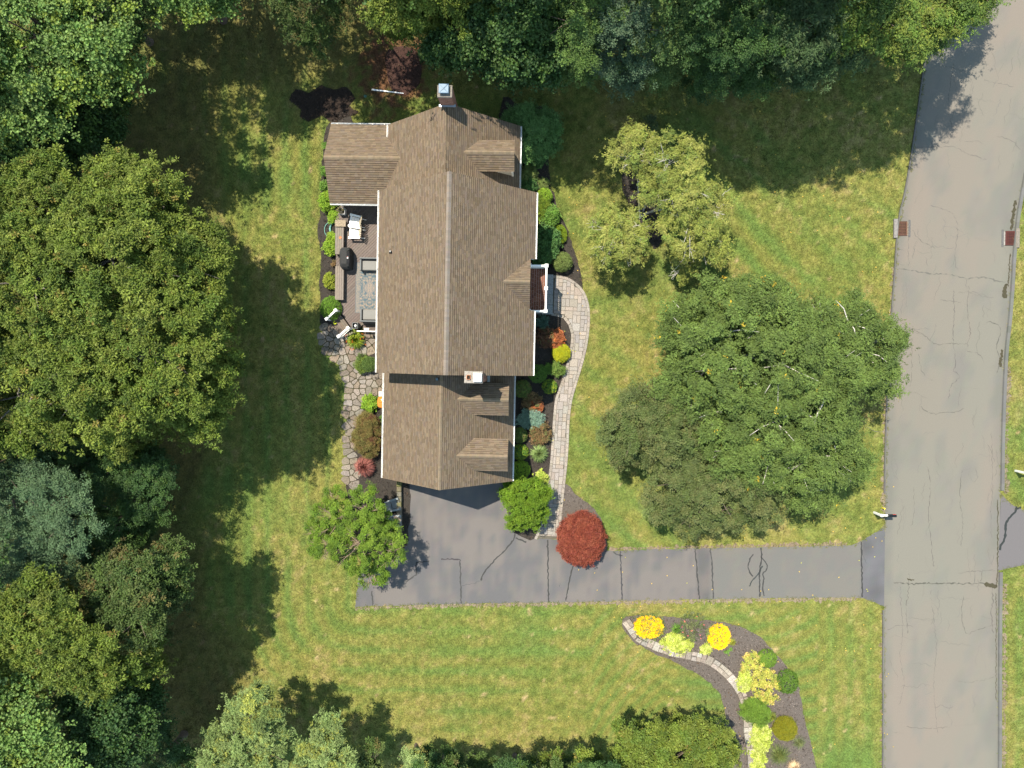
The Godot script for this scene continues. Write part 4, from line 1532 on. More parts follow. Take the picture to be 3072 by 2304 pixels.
func build_deck() -> void:
	rng.seed = 202
	var base := HP(1070, 800)
	var d := hthing("deck", "brown plank deck laid on the diagonal behind the house", "deck", base)
	var off := Transform3D(Basis(), -base)
	var poly := hpoly([[1008, 640], [1022, 640], [1022, 612], [1158, 612], [1158, 974], [1088, 974], [1074, 990], [1057, 986], [1021, 936], [1008, 925]], DECK)
	var ctr := HP(1080, 800, DECK)
	var dir := Vector2(1, -1).normalized()
	var nrm := Vector2(1, 1).normalized()
	var w := 0.138
	for i in range(-48, 49):
		var c := Vector2(ctr.x, ctr.z) + nrm * i * (w + 0.013)
		var strip_ := PackedVector2Array([c - dir * 8 - nrm * w * 0.5, c + dir * 8 - nrm * w * 0.5, c + dir * 8 + nrm * w * 0.5, c - dir * 8 + nrm * w * 0.5])
		var cuts := Geometry2D.intersect_polygons(strip_, poly)
		for q in cuts:
			var m := MB.new()
			m.xf = off
			m.prism(q, DECK - 0.03, DECK, tone(Color(0.101, 0.082, 0.072), 0.10), 0.004)
			part("board", m, mats.wood, d)
	var sk := MB.new()
	sk.xf = off
	var inner := Geometry2D.offset_polygon(poly, -0.03)
	sk.prism(inner[0], 0.0, DECK - 0.034, Color(0.026, 0.022, 0.019))
	part("skirt", sk, mats.wood, d)
	# lower landing with boards across
	var a := HP(1089, 975, 0.42)
	var b := HP(1158, 998, 0.42)
	for i in 4:
		var m := MB.new()
		m.xf = off
		var z := a.z + (b.z - a.z) * (i + 0.5) / 4.0
		m.box(Transform3D(Basis(), Vector3((a.x + b.x) * 0.5, 0.40, z)), Vector3(b.x - a.x, 0.04, (b.z - a.z) / 4.0 - 0.008), tone(Color(0.088, 0.070, 0.061), 0.1), 0.004)
		part("board", m, mats.wood, d)
	# stairs between two white railings
	var e0 := HP(1019, 934, DECK)
	var e1 := HP(1055, 986, DECK)
	var down := Vector3(e0.z - e1.z, 0, e1.x - e0.x).normalized()
	var along := (e1 - e0).normalized()
	for i in 3:
		for j in 2:
			var m := MB.new()
			m.xf = off
			var c := (e0 + e1) * 0.5 + down * (0.16 + 0.3 * i + 0.14 * j)
			c.y = DECK - 0.15 * (i + 1) + 0.02
			m.box(Transform3D(Basis(along, Vector3.UP, along.cross(Vector3.UP)), c), Vector3(e0.distance_to(e1) - 0.16, 0.035, 0.132), tone(Color(0.104, 0.083, 0.066), 0.1), 0.004)
			part("tread", m, mats.wood, d)
		var r := MB.new()
		r.xf = off
		var c2 := (e0 + e1) * 0.5 + down * (0.095 + 0.3 * i)
		c2.y = (DECK - 0.15 * (i + 1)) * 0.5
		r.box(Transform3D(Basis(along, Vector3.UP, along.cross(Vector3.UP)), c2), Vector3(e0.distance_to(e1) - 0.2, DECK - 0.15 * (i + 1), 0.03), Color(0.083, 0.068, 0.053))
		part("riser", r, mats.wood, d)
	for s in 2:
		var p := e0 if s == 0 else e1
		var top := p + Vector3(0, 0.98, 0)
		var foot := p + down * 0.95
		foot.y = 0.0
		var ft := foot + Vector3(0, 0.95, 0)
		var m := MB.new()
		m.xf = off
		m.bar(top, ft, 0.13, 0.07, TRIM, 0.015)
		part("rail", m, mats.paint, d)
		m = MB.new()
		m.xf = off
		m.bar(top - Vector3(0, 0.72, 0), ft - Vector3(0, 0.72, 0), 0.06, 0.06, TRIM)
		part("bottom_rail", m, mats.paint, d)
		for q in [p, foot]:
			var pm := MB.new()
			pm.xf = off
			pm.box(Transform3D(Basis(along, Vector3.UP, along.cross(Vector3.UP)), Vector3(q.x, q.y + 0.5, q.z)), Vector3(0.12, 1.06, 0.12), TRIM)
			pm.box(Transform3D(Basis(along, Vector3.UP, along.cross(Vector3.UP)), Vector3(q.x, q.y + 1.05, q.z)), Vector3(0.2, 0.06, 0.2), TRIM, 0.03)
			part("post", pm, mats.paint, d)
		for i in range(1, 8):
			var q := top.lerp(ft, i / 8.0)
			var bm := MB.new()
			bm.xf = off
			bm.box(Transform3D(Basis(), q + Vector3(0, -0.36, 0)), Vector3(0.045, 0.72, 0.045), TRIM)
			part("baluster", bm, mats.paint, d)
	# thin white rail at the landing
	var ra := HP(1071, 993, 1.2)
	var rb := HP(1156, 995, 1.2)
	var rm := MB.new()
	rm.xf = off
	rm.bar(ra, rb, 0.06, 0.06, TRIM, 0.01)
	part("rail", rm, mats.paint, d)
	for q in [ra, ra.lerp(rb, 0.5), rb]:
		var pm := MB.new()
		pm.xf = off
		pm.box(Transform3D(Basis(), Vector3(q.x, 0.6, q.z)), Vector3(0.05, 1.18, 0.05), TRIM)
		part("post", pm, mats.paint, d)
	# built-in benches along the deck's edge
	for bb in [[681, 763, "long built-in plank bench beside the garden hose"], [798, 900, "long built-in plank bench south of the covered grill"]]:
		var p0 := HP(1006, bb[0], 1.0)
		var p1 := HP(1030, bb[1], 1.0)
		var c := Vector3((p0.x + p1.x) * 0.5, 0.0, (p0.z + p1.z) * 0.5)
		var t := hthing("plank_bench", bb[2], "bench", c, 0.0, "built-in deck benches")
		var wd := p1.x - p0.x
		var ln := p1.z - p0.z
		for i in 4:
			var m := MB.new()
			m.box(Transform3D(Basis(), Vector3(-wd * 0.5 + wd * (i + 0.5) / 4, 0.985, 0)), Vector3(wd / 4 - 0.008, 0.04, ln), tone(Color(0.150, 0.128, 0.108), 0.07), 0.006)
			part("plank", m, mats.wood, t)
		for z in [-ln * 0.46, 0.0, ln * 0.46]:
			for x in [-wd * 0.38, wd * 0.38]:
				var m := MB.new()
				m.box(Transform3D(Basis(), Vector3(x, 0.48, z)), Vector3(0.09, 0.96, 0.09), Color(0.16, 0.135, 0.115))
				part("leg", m, mats.wood, t)
		var ap := MB.new()
		for s in [-1.0, 1.0]:
			ap.box(Transform3D(Basis(), Vector3(s * wd * 0.46, 0.88, 0)), Vector3(0.03, 0.16, ln - 0.06), Color(0.2, 0.17, 0.145))
		part("apron", ap, mats.wood, t)
	# square top at the bench's end
	var s0 := HP(1005, 660, 1.12)
	var s1 := HP(1037, 680, 1.12)
	var st := hthing("side_slab", "square tan table slab at the north end of a plank bench", "table", Vector3((s0.x + s1.x) * 0.5, 0.0, (s0.z + s1.z) * 0.5))
	var sm := MB.new()
	sm.box(Transform3D(Basis(), Vector3(0, 1.1, 0)), Vector3(s1.x - s0.x, 0.05, s1.z - s0.z), Color(0.21, 0.17, 0.125), 0.01)
	part("tabletop", sm, mats.stone, st)
	for s in [-1.0, 1.0]:
		var lm := MB.new()
		lm.box(Transform3D(Basis(), Vector3(s * 0.28, 0.54, 0)), Vector3(0.06, 1.07, 0.36), Color(0.2, 0.17, 0.145))
		part("leg", lm, mats.wood, st)
	# terracotta saucer
	var sp := HP(1021, 713, 1.0)
	var sc := hthing("saucer", "small orange clay saucer lying on the plank bench", "saucer", Vector3(sp.x, 1.006, sp.z))
	var cm := MB.new()
	cm.lathe(Vector3.ZERO, [Vector2(0.0, 0.0), Vector2(0.075, 0.0), Vector2(0.092, 0.035), Vector2(0.082, 0.035), Vector2(0.068, 0.012), Vector2(0.0, 0.012)], 20, Color(0.45, 0.17, 0.08))
	part("dish", cm, mats.brick, sc)
	adirondack(HP(1068, 665, DECK + 0.3), DECK, -PI * 0.5 - 0.16, Color(0.82, 0.80, 0.76), true, "white deck chair with fan back nearest the family room wall", "fan-backed deck chairs")
	adirondack(HP(1067, 699, DECK + 0.3), DECK, -PI * 0.5 - 0.06, Color(0.82, 0.80, 0.76), true, "white deck chair with fan back, second from the family room wall", "fan-backed deck chairs")
	build_grill()
	loveseat(HP(1113, 795, DECK + 0.2), 0.0, "pale wicker loveseat at the north end of the blue rug")
	loveseat(HP(1114, 948, DECK + 0.2), PI, "pale wicker loveseat at the south end of the blue rug")
	build_rug()
	# square fire box with a lantern in it
	var fp := HP(1067, 977, DECK + 0.25)
	var fb := hthing("fire_box", "dark square open box holding a white lantern by the steps", "planter", Vector3(fp.x, DECK, fp.z))
	var fm := MB.new()
	for s in [-1.0, 1.0]:
		fm.box(Transform3D(Basis(), Vector3(s * 0.18, 0.22, 0)), Vector3(0.025, 0.44, 0.385), Color(0.12, 0.13, 0.135), 0.006)
		fm.box(Transform3D(Basis(), Vector3(0, 0.218, s * 0.18)), Vector3(0.335, 0.436, 0.025), Color(0.12, 0.13, 0.135), 0.006)
	fm.box(Transform3D(Basis(), Vector3(0, 0.06, 0)), Vector3(0.33, 0.1, 0.33), Color(0.03, 0.03, 0.03))
	part("box", fm, mats.metal, fb)
	var ln2 := hthing("lantern", "small white cylinder lantern standing in the dark square box", "lantern", Vector3(fp.x + 0.02, DECK + 0.112, fp.z + 0.01))
	var lm2 := MB.new()
	lm2.lathe(Vector3.ZERO, [Vector2(0.0, 0.0), Vector2(0.075, 0.0), Vector2(0.075, 0.26), Vector2(0.09, 0.27), Vector2(0.05, 0.34), Vector2(0.0, 0.36)], 16, Color(0.72, 0.72, 0.7))
	part("body", lm2, mats.paint, ln2)
	# white scoop-shaped dish on the landing rail
	var dp := HP(1099, 985, 1.25)
	var ds := hthing("dish", "white half-round dish on a stalk above the landing rail", "dish", Vector3(dp.x, 0.42, dp.z + 0.1))
	var dm := MB.new()
	for i in 8:
		var t0 := PI * i / 8.0
		var t1 := PI * (i + 1) / 8.0
		var q0 := Vector3(cos(t0) * 0.17, 0.80, -0.12 + sin(t0) * 0.22)
		var q1 := Vector3(cos(t1) * 0.17, 0.80, -0.12 + sin(t1) * 0.22)
		dm.quadn(Vector3(0, 0.76, -0.02), q0, q1, Vector3(0, 0.76, -0.02), Vector3.UP, TRIM)
		dm.quadn(q0, q1, q1 - Vector3(0, 0.03, 0), q0 - Vector3(0, 0.03, 0), Vector3(cos(t0), 0, sin(t0)), TRIM)
	dm.quadn(Vector3(0.17, 0.8, -0.12), Vector3(-0.17, 0.8, -0.12), Vector3(0, 0.76, -0.02), Vector3(0, 0.76, -0.02), Vector3.UP, TRIM)
	part("bowl", dm, mats.plastic, ds)
	var dk := MB.new()
	dk.tube([Vector3(0, 0, 0.0), Vector3(0, 0.77, 0.0)], [0.03, 0.02], 8, TRIM)
	part("stalk", dk, mats.plastic, ds)
	# planter box with a dry plant by the family room
	var pp := HP(1030, 637, 0.6)
	var pb := hthing("planter_box", "grey square planter with a purple-grey plant beside the deck chairs", "planter", Vector3(pp.x, 0.0, pp.z))
	var pm2 := MB.new()
	for s in [-1.0, 1.0]:
		pm2.box(Transform3D(Basis(), Vector3(s * 0.19, 0.5, 0)), Vector3(0.03, 1.0, 0.41), Color(0.42, 0.43, 0.44), 0.008)
		pm2.box(Transform3D(Basis(), Vector3(0, 0.498, s * 0.19)), Vector3(0.35, 0.996, 0.03), Color(0.42, 0.43, 0.44), 0.008)
	pm2.box(Transform3D(Basis(), Vector3(0, 0.45, 0)), Vector3(0.35, 0.86, 0.35), Color(0.05, 0.04, 0.035))
	part("box", pm2, mats.wood, pb)
	var ph := Node3D.new()
	ph.name = "plant"
	pb.add_child(ph)
	ph.position = Vector3(-0.08, 0.88, -0.05)
	fountain(ph, "leaves", 0.34, 0.3, 90, [[0.6, Color(0.12, 0.11, 0.09)], [0.4, Color(0.16, 0.15, 0.06)]], 0.03)
	# garden hose
	var hp := HP(995, 688)
	var hs := hthing("garden_hose", "teal garden hose coiled on black mulch by the plank bench", "hose", Vector3(hp.x, 0.04, hp.z))
	var pts: Array = []
	for i in 110:
		var t := i / 16.0 * TAU
		pts.append(Vector3(0.16 + cos(t) * (0.24 + 0.05 * sin(i * 0.7)), 0.03 + 0.004 * i * 0.3, sin(t) * (0.42 + 0.05 * cos(i * 0.9))))
	var k := pts.size()
	for i in 24:
		var t := -0.9 + i / 23.0 * 4.4
		pts.append(Vector3(-0.05 - sin(t) * 0.42, 0.05, -cos(t) * 0.52 + 0.05))
	var hm := MB.new()
	var rr: Array = []
	for i in pts.size():
		rr.append(0.017)
	hm.tube(pts, rr, 6, Color(0.14, 0.34, 0.29))
	part("tube", hm, mats.rubber, hs)
	# lime ring beside the steps
	var lp := HP(1005, 968, 0.3)
	var rg := hthing("hose_ring", "small lime green ring hanging by the deck stairs", "ring", Vector3(lp.x, 0.27, lp.z))
	var gm := MB.new()
	var gp: Array = []
	var gr: Array = []
	for i in 17:
		var t := i / 16.0 * 5.0
		gp.append(Vector3(cos(t) * 0.09, 0.012 * i * 0.2 + 0.03, sin(t) * 0.09))
		gr.append(0.03)
	gm.tube(gp, gr, 8, Color(0.5, 0.55, 0.02))
	part("tube", gm, mats.rubber, rg)

func adirondack(at: Vector3, floor_: float, turn: float, col: Color, on_house: bool, label: String, group: String) -> void:
	# local: faces +z, back towards -z
	var t := thing("fan_back_chair", label, "chair", Vector3.ZERO, 0.0, group)
	var base := Transform3D(Basis(Vector3.UP, turn), Vector3(at.x, floor_, at.z))
	t.transform = house_frame * base if on_house else base
	for i in 6:        # seat slats, falling towards the back
		var m := MB.new()
		var z := 0.36 - i * 0.1
		m.box(Transform3D(Basis(Vector3.RIGHT, -0.2), Vector3(0, 0.38 - (0.36 - z) * 0.22, z)), Vector3(0.54, 0.022, 0.092), tone(col, 0.02), 0.004)
		part("seat_slat", m, mats.paint, t)
	for i in 7:        # fanned back
		var m := MB.new()
		var f := (i - 3) / 3.0
		var a := Vector3(f * 0.22, 0.30, -0.22)
		var b := Vector3(f * 0.36, 0.98 - 0.12 * f * f, -0.52 + 0.05 * f * f)
		m.bar(a, b, 0.074, 0.02, tone(Color(col.r * 0.55, col.g * 0.49, col.b * 0.37) if on_house else col, 0.05), 0.004)
		part("back_slat", m, mats.paint, t)
	for s in [-1.0, 1.0]:
		var m := MB.new()
		m.box(Transform3D(Basis(Vector3.UP, s * 0.06), Vector3(s * 0.35, 0.55, 0.03)), Vector3(0.14, 0.024, 0.78), col, 0.006)
		part("arm", m, mats.paint, t)
		m = MB.new()
		m.box(Transform3D(Basis(), Vector3(s * 0.31, 0.265, 0.36)), Vector3(0.03, 0.53, 0.12), col)
		part("leg", m, mats.paint, t)
		m = MB.new()
		m.bar(Vector3(s * 0.27, 0.36, 0.4), Vector3(s * 0.27, 0.045, -0.6), 0.03, 0.12, col)
		part("side_rail", m, mats.paint, t)
	var cr := MB.new()
	cr.box(Transform3D(Basis(), Vector3(0, 0.5, -0.34)), Vector3(0.7, 0.06, 0.025), col)
	part("back_rail", cr, mats.paint, t)

func build_grill() -> void:
	var c := HP(1044, 779, DECK + 0.1)
	var t := hthing("covered_grill", "barbecue grill under a black fitted cover on the deck", "grill", Vector3(c.x, DECK, c.z))
	var m := MB.new()
	var black := Color(0.030, 0.031, 0.032)
	# rings of the cover from the hem up: half width, half length, height, shift
	var rings := [[0.37, 0.74, 0.04], [0.36, 0.73, 0.55], [0.345, 0.71, 0.86], [0.33, 0.62, 1.02], [0.22, 0.46, 1.17], [0.17, 0.42, 1.2]]
	var pts: Array = []
	for r in rings:
		var ring: Array = []
		for i in 24:
			var a := TAU * i / 24.0
			var q := Vector2(cos(a), sin(a))
			var k := pow(pow(absf(q.x), 5.0) + pow(absf(q.y), 5.0), -0.2)
			var fold: float = 1.0 + (0.035 * sin(i * 2.6) if r[2] < 0.6 else 0.012 * sin(i * 1.9))
			ring.append(Vector3(q.x * k * r[0] * fold, r[2] + (0.02 * sin(i * 1.7) if r[2] < 0.1 else 0.0), q.y * k * r[1] * fold))
		pts.append(ring)
	for j in rings.size() - 1:
		for i in 24:
			var k := (i + 1) % 24
			var f: float = rng.randf_range(0.9, 1.12)
			m.quadn(pts[j][i], pts[j][k], pts[j + 1][k], pts[j + 1][i], (pts[j][i] - Vector3(0, pts[j][i].y - 0.3, 0)), black * f)
	for i in range(1, 23):
		m.quadn(pts[5][0], pts[5][i], pts[5][i + 1], pts[5][0], Vector3.UP, black * 1.05)
	part("cover", m, mats.cloth, t)
	var s := MB.new()
	s.bar(Vector3(-0.16, 1.205, 0.0), Vector3(0.17, 1.205, 0.0), 0.02, 0.012, black * 1.4)
	for z in [-0.4, 0.4]:
		s.bar(Vector3(-0.28, 1.09, z * 1.3), Vector3(0.28, 1.09, z * 1.3), 0.02, 0.02, black * 1.3)
		s.bar(Vector3(0.18, 1.2, z * 0.9), Vector3(0.32, 1.03, z * 1.4), 0.02, 0.02, black * 1.3)
	part("seam", s, mats.cloth, t)
	var tag := MB.new()
	tag.box(Transform3D(Basis(Vector3(0, 0, 1), -0.75), Vector3(0.245, 1.165, 0.02)), Vector3(0.09, 0.008, 0.13), Color(0.75, 0.75, 0.75))
	tag.box(Transform3D(Basis(Vector3(0, 0, 1), -0.75), Vector3(0.235, 1.178, -0.025)), Vector3(0.05, 0.008, 0.05), Color(0.55, 0.06, 0.04))
	part("patch", tag, mats.cloth, t)
	var f := MB.new()
	for x in [-0.26, 0.26]:
		for z in [-0.55, 0.55]:
			f.box(Transform3D(Basis(), Vector3(x, 0.03, z)), Vector3(0.05, 0.06, 0.05), Color(0.05, 0.05, 0.05))
	part("foot", f, mats.metal, t)

func loveseat(at: Vector3, turn: float, label: String) -> void:
	# local: back along -z, faces +z
	var t := hthing("loveseat", label, "loveseat", Vector3(at.x, DECK, at.z), turn, "wicker loveseats")
	var grey := Color(0.125, 0.13, 0.135)
	var w := 1.3
	var m := MB.new()
	m.box(Transform3D(Basis(), Vector3(0, 0.42, -0.38)), Vector3(w, 0.72, 0.09), grey, 0.02)
	part("backrest", m, mats.wicker, t)
	for s in [-1.0, 1.0]:
		m = MB.new()
		m.box(Transform3D(Basis(), Vector3(s * (w * 0.5 - 0.05), 0.36, 0.045)), Vector3(0.1, 0.62, 0.76), grey, 0.02)
		part("arm", m, mats.wicker, t)
	m = MB.new()
	m.box(Transform3D(Basis(), Vector3(0, 0.2, 0.03)), Vector3(w - 0.21, 0.28, 0.7), grey * 0.9, 0.02)
	part("base", m, mats.wicker, t)
	m = MB.new()
	m.box(Transform3D(Basis(), Vector3(0, 0.41, 0.06)), Vector3(w - 0.22, 0.13, 0.66), Color(0.165, 0.165, 0.16), 0.04)
	part("seat_cushion", m, mats.cloth, t)
	for x in [-w * 0.5 + 0.06, w * 0.5 - 0.06]:
		for z in [-0.36, 0.36]:
			m = MB.new()
			m.box(Transform3D(Basis(), Vector3(x, 0.03, z)), Vector3(0.05, 0.06, 0.05), grey * 0.6)
			part("leg", m, mats.metal, t)

func build_rug() -> void:
	var a := HP(1068, 788, DECK)
	var b := HP(1150, 940, DECK)
	var t := hthing("rug", "blue and beige patterned rug lying on the plank deck", "rug", Vector3((a.x + b.x) * 0.5, DECK, (a.z + b.z) * 0.5))
	# the woven print: border, floral field and a centre medallion, mirrored about both axes
	var n := FastNoiseLite.new()
	n.seed = 8
	n.frequency = 0.035
	n.fractal_octaves = 2
	var W := 160
	var L := 280
	var im := Image.create(W, L, false, Image.FORMAT_RGB8)
	for y in L:
		for x in W:
			var u := absf(x - W * 0.5)
			var v := absf(y - L * 0.5)
			var blue := Color(0.33, 0.44, 0.50)
			var beige := Color(0.66, 0.62, 0.56)
			var f := n.get_noise_2d(u * 1.6, v * 1.6)
			var c := beige if absf(f) < 0.10 or f > 0.34 else blue
			var med := u / 34.0 + v / 58.0
			if med < 1.0:
				c = beige if fposmod(med * 5.0 + n.get_noise_2d(u * 3, v * 3) * 0.6, 1.0) < 0.55 else Color(0.38, 0.46, 0.52)
			var e := minf(W * 0.5 - u, L * 0.5 - v)
			if e < 22.0:
				c = blue if fposmod(f * 6.0, 1.0) < 0.42 else beige
			if e < 25.0 and e > 22.0 or e < 3.0:
				c = Color(0.40, 0.47, 0.51)
			var w := 0.95 + 0.1 * (((x * 7 + y * 13) % 5) / 5.0)
			im.set_pixel(x, y, Color(c.r * w * 0.74, c.g * w * 0.70, c.b * w * 0.68))
	var mt := StandardMaterial3D.new()
	mt.resource_name = "rug_weave"
	mt.albedo_texture = ImageTexture.create_from_image(im)
	mt.roughness = 0.97
	var hx := (b.x - a.x) * 0.5
	var hz := (b.z - a.z) * 0.5
	var m := MB.new()
	m.box(Transform3D(Basis(), Vector3(0, 0.006, 0)), Vector3(hx * 2, 0.012, hz * 2), Color.WHITE)
	for p in m.v:
		m.uv.append(Vector2(p.x / hx * 0.5 + 0.5, p.z / hz * 0.5 + 0.5))
	part("weave", m, mt, t)

func build_yard_objects() -> void:
	rng.seed = 404
	# orange tub under the garage eave
	var op := HP(1146, 1206, 0.7)
	var o := hthing("orange_cart", "orange plastic garden cart tub against the garage wall", "cart", Vector3(op.x + 0.08, 0.035, op.z))
	var m := MB.new()
	var org := Color(0.40, 0.125, 0.006)
	var rings := [[0.26, 0.26, 0.22], [0.30, 0.32, 0.5], [0.33, 0.36, 0.74], [0.36, 0.39, 0.76], [0.36, 0.39, 0.79]]
	var pts: Array = []
	for r in rings:
		var ring: Array = []
		for i in 20:
			var a := TAU * i / 20.0
			var q := Vector2(cos(a), sin(a))
			var k := pow(pow(absf(q.x), 4.0) + pow(absf(q.y), 4.0), -0.25)
			ring.append(Vector3(q.x * k * r[0], r[2], q.y * k * r[1]))
		pts.append(ring)
	for j in rings.size() - 1:
		for i in 20:
			var k := (i + 1) % 20
			m.quadn(pts[j][i], pts[j][k], pts[j + 1][k], pts[j + 1][i], pts[j][i] - Vector3(0, pts[j][i].y, 0), org)
	for i in range(1, 19):
		m.quadn(pts[4][0], pts[4][i], pts[4][i + 1], pts[4][0], Vector3.UP, org)
		m.quadn(pts[0][0], pts[0][i], pts[0][i + 1], pts[0][0], Vector3.DOWN, org)
	part("tub", m, mats.plastic, o)
	m = MB.new()
	m.box(Transform3D(Basis(), Vector3(0.0, 0.815, -0.13)), Vector3(0.5, 0.05, 0.34), org * 1.05, 0.02)
	m.box(Transform3D(Basis(), Vector3(0.0, 0.82, 0.27)), Vector3(0.56, 0.06, 0.16), org * 0.95, 0.02)
	part("lid", m, mats.plastic, o)
	m = MB.new()
	m.box(Transform3D(Basis(), Vector3(-0.02, 0.842, -0.18)), Vector3(0.2, 0.004, 0.035), TRIM)
	m.box(Transform3D(Basis(), Vector3(-0.02, 0.842, -0.11)), Vector3(0.1, 0.004, 0.03), TRIM)
	part("marking", m, mats.paint, o)
	for s in [-1.0, 1.0]:
		m = MB.new()
		m.tube([Vector3(s * 0.26, 0.11, -0.2), Vector3(s * 0.33, 0.11, -0.2)], [0.13, 0.13], 16, Color(0.02, 0.02, 0.02))
		part("wheel", m, mats.rubber, o)
		m = MB.new()
		m.tube([Vector3(s * 0.24, 0.0, 0.28), Vector3(s * 0.24, 0.3, 0.28), Vector3(s * 0.28, 0.7, 0.42)], [0.014, 0.014, 0.014], 6, Color(0.3, 0.3, 0.3))
		part("leg", m, mats.metal, o)
	# pale step slab by the garage side door
	var sp := HP(1146, 1182, 0.1)
	var sl := hthing("step_slab", "pale stone step slab at the garage side wall", "slab", Vector3(sp.x + 0.05, 0.035, sp.z))
	m = MB.new()
	m.box(Transform3D(Basis(), Vector3(0, 0.07, 0)), Vector3(0.55, 0.14, 0.36), Color(0.42, 0.40, 0.37), 0.012)
	part("slab", m, mats.stone, sl)
	# stone wall between the tree bed and the drive
	var wl := thing("retaining_wall", "low mossy stone wall between the tree bed and driveway", "wall", P(1200, 1520))
	for i in 11:
		var b := mb_for(wl)
		var p := P(1200, 1450 + i * 15)
		var moss := Color(0.132, 0.118, 0.088).lerp(Color(0.088, 0.094, 0.028), clampf(rng.randf() * 1.4 - 0.5, 0, 1))
		b.box(Transform3D(Basis(Vector3.UP, rng.randf_range(-0.04, 0.04)), Vector3(p.x, 0.22, p.z)), Vector3(0.34 + rng.randf_range(-0.03, 0.03), 0.44 + rng.randf_range(-0.02, 0.02), 0.32), tone(moss, 0.15), 0.03)
		part("stone", b, mats.stone, wl)
	adirondack(P(1186, 1562, 0.4), 0.036, PI * 0.5, Color(0.25, 0.27, 0.285), false, "weathered grey garden chair under the bright green tree by the driveway, fully seen", "grey chairs under the tree")
	adirondack(P(1182, 1514, 0.4), 0.036, PI * 0.5 + 0.25, Color(0.20, 0.22, 0.225), false, "weathered grey garden chair half hidden by leaves beside the mossy wall", "grey chairs under the tree")
	# white pole and a green lid on the shaded back lawn
	var a := P(1117, 270)
	var b2 := P(1211, 281)
	var pole := thing("white_pole", "white pole lying on the shaded back lawn", "pole", (a + b2) * 0.5)
	m = mb_for(pole)
	m.tube([a + Vector3(0, 0.06, 0), b2 + Vector3(0, 0.05, 0)], [0.055, 0.03], 10, Color(0.62, 0.66, 0.70))
	part("shaft", m, mats.plastic, pole)
	m = mb_for(pole)
	m.tube([a + Vector3(-0.03, 0.06, 0), a + Vector3(0.06, 0.06, 0.005)], [0.062, 0.062], 10, Color(0.70, 0.62, 0.5))
	part("end_cap", m, mats.plastic, pole)
	var lid := thing("well_lid", "small round green lid set in the shaded back lawn", "lid", P(1096, 289))
	m = MB.new()
	m.lathe(Vector3.ZERO, [Vector2(0.0, 0.05), Vector2(0.08, 0.05), Vector2(0.085, 0.035), Vector2(0.10, 0.06), Vector2(0.11, 0.0)], 20, Color(0.06, 0.14, 0.11))
	part("cover", m, mats.plastic, lid)
	mailbox(2622, 1537, 2648, 1550, 1.0, "white post with black mailbox at the end of the driveway", 0.0)
	mailbox(3046, 1412, 3066, 1420, 1.0, "white post with black mailbox across the road at the picture's edge", 0.0)
	var ys := thing("marker_stake", "tiny yellow marker stake in the grass near the mailbox", "stake", P(2646, 1523))
	m = MB.new()
	m.tube([Vector3(0, -0.05, 0), Vector3(0, 0.35, 0)], [0.035, 0.03], 8, Color(0.75, 0.62, 0.02))
	m.lathe(Vector3(0, 0.35, 0), [Vector2(0.05, 0.0), Vector2(0.05, 0.02), Vector2(0.0, 0.05)], 10, Color(0.78, 0.65, 0.02))
	part("stake", m, mats.plastic, ys)
	grate(2706, 686, 0.0, Color(0.085, 0.042, 0.028), "rusty storm drain grate with debris on the lawn side of the road", -1.0)
	grate(3029, 715, 0.0, Color(0.070, 0.022, 0.019), "dark red storm drain grate on the far side of the road", 1.0)
	build_island_wall()

func mailbox(px0: float, py0: float, px1: float, py1: float, hgt: float, label: String, turn: float) -> void:
	var foot := P(px0, py0)
	var t := thing("mailbox", label, "mailbox", foot, turn)
	var m := MB.new()
	m.box(Transform3D(Basis(), Vector3(0, 0.5, 0)), Vector3(0.12, 1.15, 0.12), TRIM, 0.02)
	m.box(Transform3D(Basis(), Vector3(0, 1.11, 0)), Vector3(0.16, 0.05, 0.16), TRIM, 0.04)
	part("post", m, mats.paint, t)
	m = MB.new()
	m.box(Transform3D(Basis(), Vector3(0.34, 0.98, 0.0)), Vector3(0.75, 0.09, 0.1), TRIM, 0.01)
	m.bar(Vector3(0.05, 0.62, 0), Vector3(0.4, 0.94, 0), 0.07, 0.07, TRIM)
	part("arm", m, mats.paint, t)
	m = MB.new()
	var prof: Array = []
	for i in 9:
		var a := PI * i / 8.0
		prof.append(Vector2(cos(a) * 0.09, 0.10 + sin(a) * 0.09))
	prof.append(Vector2(-0.09, 0.0))
	prof.append(Vector2(0.09, 0.0))
	for i in prof.size():
		var p: Vector2 = prof[i]
		var q: Vector2 = prof[(i + 1) % prof.size()]
		m.quadn(Vector3(0.42, 1.03 + p.y, p.x), Vector3(0.92, 1.03 + p.y, p.x), Vector3(0.92, 1.03 + q.y, q.x), Vector3(0.42, 1.03 + q.y, q.x), Vector3(0, (p.y + q.y) * 0.5 - 0.08, (p.x + q.x) * 0.5), Color(0.015, 0.016, 0.02))
		for x in [0.42, 0.92]:
			m.quadn(Vector3(x, 1.03 + p.y, p.x), Vector3(x, 1.03 + q.y, q.x), Vector3(x, 1.11, 0), Vector3(x, 1.11, 0), Vector3(x - 0.6, 0, 0), Color(0.015, 0.016, 0.02))
	part("box", m, mats.metal, t)
	m = MB.new()
	m.box(Transform3D(Basis(), Vector3(0.78, 1.16, -0.1)), Vector3(0.2, 0.05, 0.012), Color(0.5, 0.03, 0.02))
	part("flag", m, mats.paint, t)

